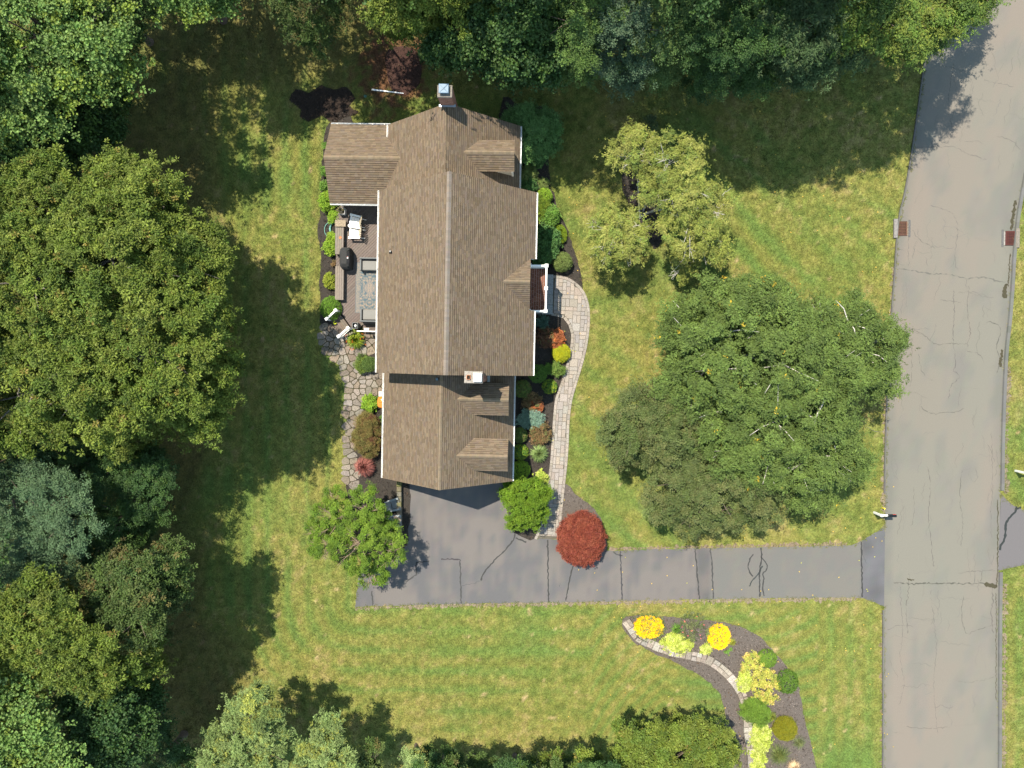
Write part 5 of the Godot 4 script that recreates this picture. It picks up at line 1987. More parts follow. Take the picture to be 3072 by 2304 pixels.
func grate(px: float, py: float, turn: float, col: Color, label: String, side: float) -> void:
	var t := thing("storm_drain", label, "storm drain", P(px, py) + Vector3(0, 0.03, 0), turn)
	var m := MB.new()
	m.box(Transform3D(Basis(), Vector3(0, -0.006, 0)), Vector3(0.62, 0.016, 0.98), Color(0.012, 0.01, 0.009))
	part("pit", m, mats.rust, t)
	for i in 9:
		m = MB.new()
		m.box(Transform3D(Basis(), Vector3(-0.24 + i * 0.06, 0.016, 0)), Vector3(0.024, 0.028, 0.84), tone(col, 0.2))
		part("bar", m, mats.rust, t)
	for i in 5:
		m = MB.new()
		m.box(Transform3D(Basis(), Vector3(0, 0.014, -0.36 + i * 0.18)), Vector3(0.5, 0.02, 0.022), tone(col, 0.2))
		part("crossbar", m, mats.rust, t)
	m = MB.new()
	for s in [-1.0, 1.0]:
		m.box(Transform3D(Basis(), Vector3(s * 0.285, 0.016, 0)), Vector3(0.05, 0.034, 0.92), tone(col, 0.1))
		m.box(Transform3D(Basis(), Vector3(0, 0.015, s * 0.44)), Vector3(0.52, 0.032, 0.05), tone(col, 0.1))
	part("frame", m, mats.rust, t)
	m = MB.new()
	m.box(Transform3D(Basis(), Vector3(side * 0.46, 0.04, 0)), Vector3(0.26, 0.16, 1.28), Color(0.135, 0.118, 0.10) if side > 0 else Color(0.15, 0.145, 0.14), 0.03)
	part("kerb_stone", m, mats.stone, t)
	m = MB.new()
	m.box(Transform3D(Basis(), Vector3(-side * 0.36, 0.0, 0)), Vector3(0.1, 0.03, 0.9), Color(0.19, 0.18, 0.165) if side > 0 else Color(0.12, 0.10, 0.075), 0.01)
	m.box(Transform3D(Basis(), Vector3(-side * 0.48, -0.005, 0.0)), Vector3(0.14, 0.012, 1.15), Color(0.075, 0.075, 0.075))
	part("apron", m, mats.stone, t)

func build_island_wall() -> void:
	var w := thing("stone_wall", "low curved dry-stone wall through the island flower bed", "wall", P(2160, 2000))
	var line := curvy(ground([[1876, 1859], [1892, 1880], [1911, 1907], [1942, 1924], [1977, 1939], [2021, 1953], [2072, 1963], [2116, 1974], [2154, 1996], [2186, 2025], [2211, 2056], [2227, 2088], [2237, 2122], [2241, 2160], [2241, 2192], [2247, 2224], [2253, 2275], [2258, 2330]]), false, 0.34, 0.0)
	for i in line.size() - 1:
		var p := line[i]
		var q := line[i + 1]
		var d := (q - p)
		var nrm := d.orthogonal().normalized()
		var whole := rng.randf() < 0.35
		for row in (1 if whole else 2):
			var b := mb_for(w)
			var sh := rng.randf_range(-0.08, 0.08)
			var wdt := 0.23 + rng.randf_range(-0.02, 0.03)
			var c0 := nrm * (-0.29 if row == 0 else 0.02 + sh * 0.3)
			var c1 := nrm * ((0.29 + sh * 0.4 if whole else 0.0 + sh * 0.3) if row == 0 else 0.29)
			var poly := PackedVector2Array([p + d * 0.02 + c0, q - d * 0.03 + c0 * 1.0, q - d * rng.randf_range(0.02, 0.08) + c1, p + d * rng.randf_range(0.02, 0.07) + c1])
			var col := Color(0.180, 0.151, 0.123).lerp(Color(0.242, 0.224, 0.201), rng.randf())
			b.prism(poly, 0.0, 0.3 + rng.randf_range(-0.05, 0.05), tone(col, 0.2), 0.025)
			part("stone", b, mats.stone, w)

# ---------------------------------------------------------------- trees and plants
func build_trees() -> void:
	rng.seed = 900
	var oak := [[0.50, Color(0.098, 0.138, 0.019)], [0.3, Color(0.128, 0.162, 0.025)], [0.04, Color(0.169, 0.141, 0.031)], [0.16, Color(0.072, 0.113, 0.017)]]
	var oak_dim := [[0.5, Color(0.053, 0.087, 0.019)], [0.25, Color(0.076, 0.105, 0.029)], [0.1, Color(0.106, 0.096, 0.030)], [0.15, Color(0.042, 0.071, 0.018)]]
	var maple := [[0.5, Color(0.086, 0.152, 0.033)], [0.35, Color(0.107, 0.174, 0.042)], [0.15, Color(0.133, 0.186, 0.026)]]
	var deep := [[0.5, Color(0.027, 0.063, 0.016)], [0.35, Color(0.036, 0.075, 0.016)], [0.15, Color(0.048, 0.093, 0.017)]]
	var blue := [[0.6, Color(0.053, 0.096, 0.042)], [0.4, Color(0.064, 0.109, 0.048)]]
	var silver := [[0.55, Color(0.159, 0.223, 0.072)], [0.3, Color(0.189, 0.251, 0.088)], [0.15, Color(0.242, 0.267, 0.059)]]
	var birch := [[0.45, Color(0.187, 0.215, 0.042)], [0.35, Color(0.234, 0.244, 0.060)], [0.2, Color(0.143, 0.192, 0.040)]]
	var grove := [[0.5, Color(0.077, 0.118, 0.025)], [0.35, Color(0.094, 0.142, 0.030)], [0.14, Color(0.064, 0.100, 0.023)], [0.01, Color(0.404, 0.290, 0.026)]]
	var crab := [[0.5, Color(0.076, 0.102, 0.030)], [0.3, Color(0.096, 0.109, 0.036)], [0.2, Color(0.063, 0.092, 0.023)]]
	var lime := [[0.5, Color(0.088, 0.152, 0.012)], [0.3, Color(0.114, 0.175, 0.017)], [0.2, Color(0.061, 0.116, 0.012)]]
	var W := "trees at the edge of the woods"
	var B := Color(0.13, 0.12, 0.105)
	tree("maple_tree", "light green maple crown in the picture's top left corner", W, [[110, 110, 10.5, 175], [290, 80, 11, 115], [320, 215, 10, 85], [80, 290, 10, 130], [235, 270, 9.5, 100], [40, -60, 11, 160]], "maple", maple, {"clump": 1.0, "per": 46, "density": 0.42, "girth": 0.32})
	tree("woodland_tree", "dark lower woodland tree below the top left maple", W, [[170, 400, 6.5, 120], [290, 380, 6, 80], [50, 430, 6.5, 100], [300, 300, 5, 70]], "maple", deep, {"clump": 0.8, "per": 38})
	tree("woodland_tree", "dark tree in shade right of the top left maple", W, [[395, 70, 5, 62], [420, 10, 5.5, 60], [370, 160, 4.5, 50]], "round", deep, {})
	tree("oak_tree", "broad yellow-green oak beside the back lawn, its north half", W, [[150, 640, 10, 170], [400, 620, 10.5, 145], [350, 800, 12, 230], [560, 790, 10.5, 135], [90, 880, 12, 220], [340, 530, 9.5, 75], [500, 620, 9, 75]], "oak", oak, {"clump": 0.7, "per": 40, "density": 0.62, "girth": 0.42, "bark": B, "twigs": 6})
	tree("oak_tree", "broad yellow-green oak beside the back lawn, its south half", W, [[480, 1030, 11.5, 215], [620, 960, 10, 100], [250, 1120, 11.5, 220], [560, 1190, 9, 130], [60, 1180, 11, 190], [380, 1280, 8.5, 100], [660, 1090, 8.5, 62]], "oak", oak, {"clump": 0.7, "per": 40, "density": 0.62, "girth": 0.42, "bark": B, "twigs": 6})
	tree("woodland_tree", "blue-green tree on the left edge below the big oak", W, [[110, 1500, 10.5, 110], [200, 1570, 10.5, 95], [60, 1620, 10, 90], [220, 1470, 10, 65], [170, 1670, 9, 70], [20, 1440, 10, 60], [20, 1720, 7, 80]], "round", blue, {"clump": 0.75, "per": 44, "density": 0.6})
	tree("woodland_tree", "dark shaded tree between the big oak and lower oaks", W, [[380, 1540, 6.5, 115], [440, 1440, 6.5, 80], [320, 1640, 6.5, 80]], "round", deep, {})
	tree("woodland_tree", "dark thicket tree just below the big oak on the left edge", W, [[330, 1400, 6.5, 80], [180, 1390, 7, 90], [470, 1400, 5, 55], [50, 1370, 7, 80]], "round", deep, {})
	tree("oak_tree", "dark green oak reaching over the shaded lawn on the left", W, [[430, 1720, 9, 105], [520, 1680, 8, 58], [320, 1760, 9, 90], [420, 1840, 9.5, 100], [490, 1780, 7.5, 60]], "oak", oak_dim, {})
	tree("oak_tree", "yellow-tipped oak on the left edge above the bottom left corner", W, [[120, 1850, 11, 130], [250, 1950, 10.5, 115], [60, 1990, 10.5, 100], [330, 1990, 9.5, 90], [430, 1960, 8, 70]], "oak", oak, {"per": 40})
	tree("woodland_tree", "pale yellow-green tree in the bottom left corner", W, [[70, 2160, 11, 120], [20, 2260, 11, 130], [170, 2280, 10.5, 110]], "maple", maple, {"clump": 1.0, "per": 46, "density": 0.42})
	tree("maple_tree", "dark green maple near the bottom left corner", W, [[290, 2120, 8.5, 100], [370, 2200, 8, 95], [290, 2270, 8.5, 90], [450, 2090, 5.5, 55]], "maple", deep, {"clump": 0.85})
	tree("woodland_tree", "low dark thicket tree at the bottom beside the silvery tree", W, [[500, 2260, 4, 70], [580, 2290, 3.2, 50], [470, 2170, 4, 45]], "round", deep, {})
	tree("silver_tree", "tall silvery green tree at the bottom left, narrow top", W, [[765, 2120, 7.5, 75], [790, 2180, 7, 70], [700, 2240, 7, 100], [800, 2270, 6.5, 75], [680, 2320, 6.5, 90]], "lance", silver, {"clump": 0.5, "per": 44, "density": 0.9})
	tree("silver_tree", "smaller silvery green tree right of the tall silvery one", W, [[975, 2190, 6.2, 48], [960, 2250, 6, 65], [1010, 2290, 5.5, 60]], "lance", silver, {"clump": 0.5, "per": 44, "density": 0.9})
	tree("young_tree", "young grey-green sapling crown at the bottom edge", W, [[1228, 2260, 4.5, 38], [1240, 2300, 4.2, 45]], "round", silver, {"clump": 0.4, "per": 36, "density": 1.0, "girth": 0.1})
	tree("young_tree", "thin olive sapling at the bottom edge beside the silvery trees", W, [[1120, 2270, 4, 40], [1100, 2310, 3.5, 45]], "oak", oak_dim, {"clump": 0.4, "per": 24, "girth": 0.1})
	tree("young_tree", "low leafy sapling at the bottom edge near brown shade", W, [[1350, 2300, 2.5, 45], [1300, 2270, 2.2, 34]], "round", deep, {"clump": 0.4, "girth": 0.08})
	tree("oak_tree", "young oak at the bottom edge left of the island bed oak", W, [[1600, 2290, 4.5, 42], [1680, 2330, 4.5, 60], [1750, 2300, 4.8, 50], [1540, 2330, 4.2, 50]], "oak", oak, {"clump": 0.45, "per": 24, "girth": 0.12})
	tree("oak_tree", "sunlit oak at the bottom edge beside the island bed", W, [[2060, 2250, 5.2, 110], [1950, 2260, 5.4, 75], [1885, 2190, 5.6, 38], [2140, 2250, 4.6, 65], [2000, 2340, 5.2, 110], [1890, 2280, 5, 60]], "oak", oak, {"clump": 0.5, "per": 38, "density": 0.9})
	var row := [[1290, 2345, 7.0, 62], [1410, 2352, 7.6, 66], [1540, 2350, 7.6, 68], [1665, 2345, 7.4, 62], [1800, 2345, 7.0, 66]]
	var nth := ["first", "second", "third", "fourth", "fifth"]
	for k in row.size():
		var q: Array = row[k]
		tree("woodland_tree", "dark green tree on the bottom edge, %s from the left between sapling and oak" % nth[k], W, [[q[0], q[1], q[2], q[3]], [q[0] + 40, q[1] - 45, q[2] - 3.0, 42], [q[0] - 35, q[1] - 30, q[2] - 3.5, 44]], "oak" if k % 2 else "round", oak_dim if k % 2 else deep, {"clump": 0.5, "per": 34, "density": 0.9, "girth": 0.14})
	# top edge
	tree("maple_tree", "bright maple sprays hanging in at the top left edge", W, [[590, -25, 9, 80], [520, -40, 9.5, 70], [650, -30, 8.5, 60]], "maple", maple, {"clump": 0.7})
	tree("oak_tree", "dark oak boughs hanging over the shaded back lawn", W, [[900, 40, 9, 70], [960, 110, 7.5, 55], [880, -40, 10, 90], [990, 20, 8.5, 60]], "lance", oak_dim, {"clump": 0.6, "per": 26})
	tree("oak_tree", "sunlit oak at the top edge above the north chimney", W, [[1190, 0, 9.5, 80], [1300, -20, 9.5, 100], [1195, 80, 7, 42], [1420, 0, 9.5, 95], [1290, 70, 7.5, 60]], "oak", oak, {"clump": 0.7, "per": 36})
	tree("woodland_tree", "green maple hanging low right of the chimney oak", W, [[1400, 120, 8.5, 75], [1320, 150, 7.5, 52], [1480, 160, 8, 70], [1470, 80, 9.5, 80]], "maple", deep, {"clump": 0.65})
	tree("maple_tree", "dark maple with drooping tip, third along the top edge", W, [[1580, 100, 9.5, 120], [1620, 180, 8, 70], [1540, 205, 6.5, 45], [1560, -10, 10.5, 110]], "maple", deep, {"clump": 0.75})
	tree("woodland_tree", "vine-hung tree at the top middle of the picture", W, [[1740, 60, 10.5, 120], [1700, 180, 7.5, 70], [1780, 190, 7, 65]], "round", [[0.6, Color(0.075, 0.13, 0.026)], [0.4, Color(0.055, 0.10, 0.026)]], {"clump": 0.65})
	tree("woodland_tree", "blue-dark tree at the top right of the middle", W, [[1880, 150, 8.5, 90], [1860, 40, 10.5, 100], [1870, 220, 6.5, 50]], "round", [[0.6, Color(0.045, 0.082, 0.04)], [0.4, Color(0.06, 0.095, 0.05)]], {"clump": 0.7})
	tree("woodland_tree", "green tree with pale leaf tips, fifth along the top edge", W, [[1990, 100, 10, 95], [1980, 190, 7.5, 65], [2010, 10, 10.5, 90]], "round", [[0.6, Color(0.062, 0.108, 0.028)], [0.4, Color(0.095, 0.14, 0.036)]], {"clump": 0.65})
	tree("woodland_tree", "wide dark green tree at the top, reaching lowest over the lawn", W, [[2140, 90, 10.5, 110], [2170, 200, 8, 85], [2260, 210, 7.5, 75], [2100, 230, 6.5, 52], [2260, 80, 10.5, 110]], "round", deep, {"clump": 0.7, "per": 40})
	tree("woodland_tree", "grey-green tree at the top left of the road tree", W, [[2400, 60, 10.5, 120], [2420, 170, 8.5, 85], [2510, 130, 9, 80], [2350, 170, 8, 60]], "lance", [[0.6, Color(0.055, 0.095, 0.036)], [0.4, Color(0.072, 0.11, 0.046)]], {"clump": 0.7, "per": 40})
	tree("roadside_tree", "bright green tree leaning over the road at the top right", W, [[2640, 60, 9.5, 105], [2760, 70, 9, 90], [2860, 20, 9.5, 80], [2700, 130, 7.5, 52], [2790, 130, 6.5, 36], [2560, 30, 10, 90], [2930, -50, 10, 85], [3010, -130, 10.5, 85], [2890, 10, 9.5, 60]], "birch", [[0.5, Color(0.085, 0.14, 0.022)], [0.3, Color(0.13, 0.165, 0.026)], [0.2, Color(0.062, 0.105, 0.022)]], {"clump": 0.7, "per": 44, "size": 1.35})
	# just above the frame: their shade lies on the back lawn
	tree("woodland_tree", "tall tree beyond the top left edge that shades the back lawn", W, [[300, -250, 11, 190], [150, -330, 11, 180]], "maple", deep, {"clump": 1.1, "per": 30, "density": 0.3})
	tree("woodland_tree", "tall tree beyond the top edge behind the hanging maple sprays", W, [[600, -210, 10.5, 150], [480, -320, 10.5, 150]], "maple", deep, {"clump": 1.1, "per": 30, "density": 0.3})
	tree("woodland_tree", "tall tree beyond the top edge behind the hanging oak boughs", W, [[850, -200, 10.5, 130], [1010, -190, 10.5, 120]], "maple", deep, {"clump": 1.1, "per": 30, "density": 0.3})
	var side := ["first", "second", "third", "fourth", "fifth", "sixth", "seventh", "eighth"]
	var edge := [[-170, -60], [-190, 300], [-200, 640], [-190, 1000], [-190, 1330], [-180, 1660], [-180, 1990], [-150, 2330]]
	for k in edge.size():
		tree("woodland_tree", "tall tree beyond the left edge, %s from the top" % side[k], W, [[edge[k][0], edge[k][1], 12.5, 170], [edge[k][0] - 60, edge[k][1] + 150, 12, 140]], "maple", deep, {"clump": 1.1, "per": 30, "density": 0.35})
	var north := [[1190, -230], [1420, -220], [1650, -190], [1880, -190], [2110, -180], [2340, -180], [2560, -170]]
	for k in north.size():
		var e: Array = north[k]
		tree("woodland_tree", "tall tree beyond the top edge, %s from the chimney towards the road" % side[k], W, [[e[0], e[1], 14.0, 150], [e[0] + 90, e[1] - 130, 13.5, 140]], "maple", deep, {"clump": 1.1, "per": 30, "density": 0.35})
	# front lawn
	var pale := Color(0.42, 0.40, 0.36)
	tree("birch_tree", "large sparse birch with pale branches on the front lawn", "birches on the front lawn", [[1910, 455, 5, 78], [2010, 480, 5.6, 85], [2060, 570, 5.6, 85], [2120, 630, 5, 70], [2070, 690, 4.8, 85], [2130, 740, 3.8, 62], [2045, 800, 2.4, 42], [1960, 560, 4.5, 60], [2150, 600, 4.4, 40]], "birch", birch, {"clump": 0.5, "per": 34, "density": 1.5, "skirt": false, "stems": 4, "girth": 0.1, "bark": pale, "twigs": 9, "reach": 1.1, "fine": true, "at": [1930, 640]})
	tree("birch_tree", "smaller wispy birch leaning towards the front walk", "birches on the front lawn", [[1845, 715, 4.2, 78], [1795, 690, 3.8, 46], [1895, 690, 4, 52], [1885, 760, 3.6, 46], [1800, 750, 3.6, 44]], "birch", birch, {"clump": 0.45, "per": 28, "density": 1.5, "stems": 3, "girth": 0.08, "bark": pale, "twigs": 6, "reach": 1.08, "fine": true, "at": [1915, 630]})
	var GB := Color(0.46, 0.44, 0.40)
	var GG := "grove of trees between the front lawn and road"
	tree("birch_tree", "green birch at the north of the front grove", GG, [[2190, 990, 7, 150], [2090, 1030, 6.5, 115], [2310, 970, 7, 125], [2350, 1090, 7.4, 150], [2210, 1120, 7, 130], [2050, 960, 5.6, 70], [2260, 900, 5.8, 55], [2070, 1150, 5.6, 95], [2160, 1240, 5.8, 95]], "birch", grove, {"clump": 0.65, "per": 44, "density": 0.75, "size": 1.35, "bark": GB, "twigs": 3, "reach": 1.0})
	tree("birch_tree", "green birch of the front grove reaching over the road", GG, [[2540, 960, 6.4, 85], [2600, 1060, 6.2, 90], [2668, 1010, 5.6, 46], [2660, 1150, 5.2, 46], [2510, 1100, 7, 95], [2450, 960, 6.4, 60]], "birch", grove, {"clump": 0.6, "per": 44, "density": 0.75, "size": 1.35, "bark": GB, "twigs": 4, "reach": 0.97})
	tree("birch_tree", "green birch at the south-east of the front grove", GG, [[2320, 1260, 6.6, 120], [2450, 1240, 6.6, 115], [2510, 1370, 5.4, 95], [2400, 1400, 5.4, 95], [2440, 1480, 4.2, 60], [2200, 1340, 5.4, 95], [2300, 1380, 5.2, 85]], "birch", grove, {"clump": 0.6, "per": 44, "density": 0.75, "size": 1.35, "bark": GB, "twigs": 4, "reach": 0.97})
	tree("crabapple_tree", "dull green crabapple at the west of the front grove", GG, [[1890, 1300, 4.6, 85], [1950, 1220, 5, 90], [2020, 1310, 5.2, 90], [1890, 1230, 4.4, 50], [1870, 1350, 4, 50], [2060, 1240, 5, 70], [2090, 1380, 4.6, 70]], "round", crab, {"clump": 0.5, "per": 40, "density": 0.95})
	tree("crabapple_tree", "brownish green crabapple at the south of the front grove", GG, [[2040, 1450, 4.2, 95], [1990, 1510, 3.6, 65], [2150, 1470, 4.6, 95], [2270, 1460, 4, 78], [2290, 1550, 3.2, 45], [2070, 1550, 3.2, 55], [2170, 1540, 3.4, 60]], "round", crab, {"clump": 0.5, "per": 40, "density": 0.95})
	tree("bright_tree", "bright green open-branched tree left of the parking court", "", [[1010, 1560, 3.2, 76], [1100, 1525, 3.4, 66], [1080, 1630, 3.6, 90], [1160, 1650, 3.2, 60], [970, 1640, 2.6, 46], [1120, 1725, 2.5, 44], [1170, 1560, 2.4, 36], [1000, 1495, 2.6, 34], [950, 1590, 2.4, 34]], "birch", lime, {"clump": 0.27, "per": 26, "density": 2.0, "size": 1.0, "girth": 0.17, "bark": Color(0.20, 0.155, 0.11), "twigs": 13, "reach": 1.08, "fine": true, "at": [1080, 1590]})
	tree("weeping_tree", "rounded light green weeping tree beside the front walk", "", [[1577, 1505, 2.0, 68, 0.85], [1540, 1480, 1.7, 40], [1600, 1545, 1.7, 44], [1560, 1550, 1.6, 42], [1615, 1480, 1.7, 42]], "lance", [[0.55, Color(0.104, 0.185, 0.013)], [0.3, Color(0.130, 0.209, 0.017)], [0.15, Color(0.079, 0.149, 0.013)]], {"clump": 0.26, "per": 22, "density": 3.0, "size": 0.75, "girth": 0.1, "low": -0.6})

# kinds: ball (clipped), bush (clumpy), grass (arching blades)
func plant(called: String, label: String, px: float, py: float, rpx: float, h: float, kind: String, leaf: String, pal: Array, o := {}) -> Node3D:
	var hc := h * 0.55
	var c := P(px, py, hc)
	var rx := rpx * 1.09 * (HH - hc) / F
	var rz: float = rx * float(o.get("long", 1.0))
	var t := thing(called, label, o.get("category", "shrub"), Vector3(c.x, 0.035, c.z), o.get("turn", 0.0), o.get("group", ""))
	c.y = h * 0.5
	match kind:
		"ball":
			stem(t, h, rx * 0.6)
			var area := 4.0 * PI * pow((pow(rx * h * 0.5, 1.6) * 2.0 + pow(rx * rz, 1.6)) / 3.0, 1.0 / 1.6)
			shell(t, "foliage", c, Vector3(rx, h * 0.52, rz), leaf, pal, int(area * float(o.get("density", 210.0))), o.get("size", 1.0), o.get("ragged", 0.06), o.get("lumpy", 0.22))
		"bush":
			stem(t, h, rx * 0.6)
			foliage(t, "foliage", [[c, Vector3(rx, h * 0.5, rz)]], leaf, pal, o.get("clump", rx * 0.32), o.get("density", 16.0), o.get("per", 14), o.get("size", 1.0), -0.5)
		"grass":
			fountain(t, "blades", rx, h, int(o.get("count", 260)), pal, o.get("wide", 0.022))
	if o.has("bloom"):
		var places: Array = []
		var cols := PackedColorArray()
		for i in int(o.bloom[1]):
			var d := rnd_dir()
			d.y = absf(d.y) * 0.8 + 0.3
			d = d.normalized()
			var p := c + d * Vector3(rx, h * 0.55, rz) * rng.randf_range(0.95, 1.08)
			places.append(Transform3D(Basis(Vector3.UP, rng.randf() * TAU) * Basis.from_scale(Vector3.ONE * float(o.bloom[2]) * rng.randf_range(0.8, 1.3)), p - t.position))
			cols.append(tone(o.bloom[0], 0.12))
		scatter(t, "flowers", leaf_mesh("petal"), mats.petal, places, cols, "stuff")
	return t

func build_plants() -> void:
	rng.seed = 700
	var green := [[0.6, Color(0.083, 0.172, 0.026)], [0.4, Color(0.110, 0.207, 0.031)]]
	var bright := [[0.6, Color(0.152, 0.269, 0.020)], [0.4, Color(0.207, 0.310, 0.028)]]
	var dark := [[0.6, Color(0.048, 0.117, 0.031)], [0.4, Color(0.069, 0.145, 0.036)]]
	var olive := [[0.6, Color(0.117, 0.166, 0.041)], [0.4, Color(0.145, 0.186, 0.054)]]
	var gold := [[0.7, Color(0.414, 0.414, 0.018)], [0.3, Color(0.317, 0.359, 0.024)]]
	var half := [[0.62, Color(0.069, 0.159, 0.024)], [0.38, Color(0.235, 0.290, 0.020)]]
	var mixed := [[0.5, Color(0.076, 0.131, 0.028)], [0.3, Color(0.117, 0.103, 0.034)], [0.2, Color(0.124, 0.193, 0.032)]]
	var wine := [[0.55, Color(0.117, 0.062, 0.036)], [0.3, Color(0.179, 0.076, 0.038)], [0.15, Color(0.097, 0.103, 0.038)]]
	var ember := [[0.6, Color(0.359, 0.117, 0.038)], [0.4, Color(0.248, 0.085, 0.041)]]
	var rust := [[0.5, Color(0.193, 0.122, 0.054)], [0.3, Color(0.152, 0.103, 0.044)], [0.2, Color(0.117, 0.131, 0.046)]]
	var spruce := [[0.6, Color(0.214, 0.324, 0.264)], [0.4, Color(0.172, 0.276, 0.213)]]
	var chart := [[0.6, Color(0.316, 0.382, 0.057)], [0.4, Color(0.411, 0.452, 0.122)]]
	var straw := [[0.5, Color(0.374, 0.365, 0.067)], [0.3, Color(0.227, 0.265, 0.049)], [0.2, Color(0.430, 0.331, 0.099)]]
	# along the front of the house
	plant("evergreen_shrub", "large dark green shrub at the house's north-east corner", 1590, 395, 78, 3.2, "bush", "small", [[0.6, Color(0.07, 0.15, 0.04)], [0.4, Color(0.09, 0.18, 0.05)]], {"clump": 0.4, "density": 5.0, "per": 60, "size": 1.7, "long": 0.9})
	plant("evergreen_shrub", "dark green shrub spray at the foot of the large corner shrub", 1610, 470, 26, 1.2, "bush", "small", dark, {"size": 1.3})
	plant("azalea", "olive leafy shrub by the north gutter, upper of two touching", 1582, 524, 24, 1.0, "bush", "small", olive, {})
	plant("azalea", "dark green leafy shrub by the north gutter, lower of two touching", 1579, 555, 25, 1.0, "bush", "small", dark, {})
	plant("small_shrub", "small loose dark shrub above the round lime shrub", 1630, 550, 16, 0.6, "bush", "small", olive, {"size": 0.8})
	plant("boxwood", "round lime green clipped shrub at the north-east roof corner", 1634, 588, 20, 0.9, "ball", "tiny", bright, {})
	plant("cypress_shrub", "gold-tipped feathery shrub against the upper east gutter", 1624, 624, 22, 1.2, "bush", "feather", [[0.5, Color(0.14, 0.2, 0.02)], [0.5, Color(0.09, 0.15, 0.02)]], {"long": 1.4})
	plant("rhododendron", "glossy mid green shrub beside the gold-tipped shrub", 1650, 646, 24, 1.1, "bush", "broad", green, {"size": 0.8})
	plant("rhododendron", "large dark green broadleaf shrub along the east gutter", 1632, 735, 38, 1.5, "bush", "broad", dark, {"long": 1.35, "size": 0.8})
	plant("variegated_shrub", "yellow-edged leafy plant at the top of the large broadleaf shrub", 1634, 684, 18, 0.9, "bush", "broad", [[0.5, Color(0.20, 0.24, 0.04)], [0.5, Color(0.08, 0.13, 0.03)]], {"size": 0.7})
	plant("golden_shrub", "bright lime low shrub beside the large broadleaf shrub", 1677, 703, 19, 0.6, "ball", "feather", [[0.7, Color(0.19, 0.27, 0.018)], [0.3, Color(0.13, 0.2, 0.02)]], {"long": 1.25})
	plant("boxwood", "olive round clipped shrub left of the paved circle", 1687, 786, 25, 1.1, "ball", "tiny", olive, {"density": 300.0})
	plant("dwarf_spruce", "small blue-green shrub just south of the portico", 1625, 971, 17, 0.7, "bush", "needle", [[0.6, Color(0.07, 0.14, 0.11)], [0.4, Color(0.09, 0.17, 0.13)]], {"long": 1.3})
	plant("barberry", "brown-red barberry nearest the portico", 1642, 1014, 26, 0.9, "bush", "tiny", wine, {"size": 1.3})
	plant("barberry", "orange-red barberry beside the front walk's bend", 1669, 1017, 19, 0.9, "bush", "tiny", ember, {"size": 1.3, "long": 1.3})
	plant("golden_cypress", "round bright yellow shrub beside the front walk", 1684, 1059, 22, 0.8, "ball", "feather", gold, {})
	plant("spirea", "light green loose shrub below the round yellow shrub", 1671, 1107, 21, 0.8, "bush", "tiny", [[0.6, Color(0.10, 0.165, 0.03)], [0.4, Color(0.13, 0.19, 0.04)]], {"size": 1.3})
	plant("spirea", "shaded green shrub left of the light green loose shrub", 1648, 1107, 15, 0.7, "bush", "tiny", green, {"size": 1.2})
	plant("boxwood", "round green clipped shrub at the main roof's south-east corner", 1613, 1121, 24, 0.9, "ball", "tiny", green, {})
	plant("boxwood", "small round shrub half green half yellow by the walk", 1649, 1160, 19, 0.7, "ball", "tiny", half, {})
	plant("yew", "round dark green shrub beside the north garage dormer", 1567, 1167, 23, 0.9, "ball", "small", mixed, {"size": 0.8})
	plant("barberry", "brown barberry beside the blue spruce, upper", 1595, 1205, 24, 0.8, "bush", "tiny", rust, {"size": 1.3})
	plant("barberry", "small orange barberry touching the blue spruce", 1608, 1218, 19, 0.7, "bush", "tiny", ember, {"size": 1.2, "long": 0.8})
	plant("dwarf_spruce", "pale blue dwarf spruce in the walk bed", 1587, 1257, 33, 0.9, "bush", "needle", spruce, {"long": 0.72, "per": 20})
	plant("barberry", "rust brown barberry below the blue spruce", 1620, 1300, 27, 0.9, "bush", "tiny", rust, {"size": 1.3})
	plant("yew", "dark round shrub between the garage dormers", 1559, 1305, 20, 0.9, "ball", "small", mixed, {"size": 0.8})
	plant("boxwood", "dark round shrub with yellow side above the south dormer", 1560, 1356, 21, 0.9, "ball", "tiny", half, {})
	plant("ornamental_grass", "light green spiky grass mound in the walk bed", 1617, 1360, 30, 0.7, "grass", "", [[0.6, Color(0.14, 0.21, 0.06)], [0.4, Color(0.19, 0.26, 0.10)]], {"count": 620, "category": "grass plant"})
	plant("boxwood", "bright green round shrub at the garage's front corner", 1562, 1410, 24, 1.0, "ball", "tiny", bright, {})
	plant("boxwood", "low green shrub half hidden behind the weeping tree", 1540, 1450, 20, 0.8, "ball", "small", green, {})
	plant("variegated_shrub", "small pale yellow plant behind the weeping tree", 1624, 1432, 17, 0.5, "bush", "small", chart, {})
	var red := plant("japanese_maple", "low domed red maple where the walk meets the driveway", 1744, 1617, 57, 2.0, "ball", "feather", [[0.5, Color(0.200, 0.046, 0.030)], [0.35, Color(0.255, 0.075, 0.042)], [0.15, Color(0.14, 0.034, 0.026)]], {"density": 300.0, "long": 1.12, "size": 1.5, "ragged": 0.11, "lumpy": 0.34, "category": "tree"})
	# behind the house
	var wl := "small shrubs along the family room"
	plant("small_shrub", "small green shrub at the family room wall, northernmost", 979, 438, 9, 0.6, "bush", "small", green, {"group": wl})
	plant("small_shrub", "small green shrub at the family room wall, second from north", 974, 515, 11, 0.6, "bush", "small", green, {"group": wl})
	plant("small_shrub", "dark green shrub at the family room wall above the bright one", 976, 560, 14, 0.7, "bush", "broad", green, {"group": wl, "size": 0.6})
	plant("boxwood", "bright green bushy shrub at the family room's south-west corner", 983, 606, 24, 1.0, "bush", "tiny", bright, {"size": 1.3})
	plant("perennial", "yellow-green plant by the square tan table slab", 1000, 651, 18, 0.7, "bush", "small", bright, {})
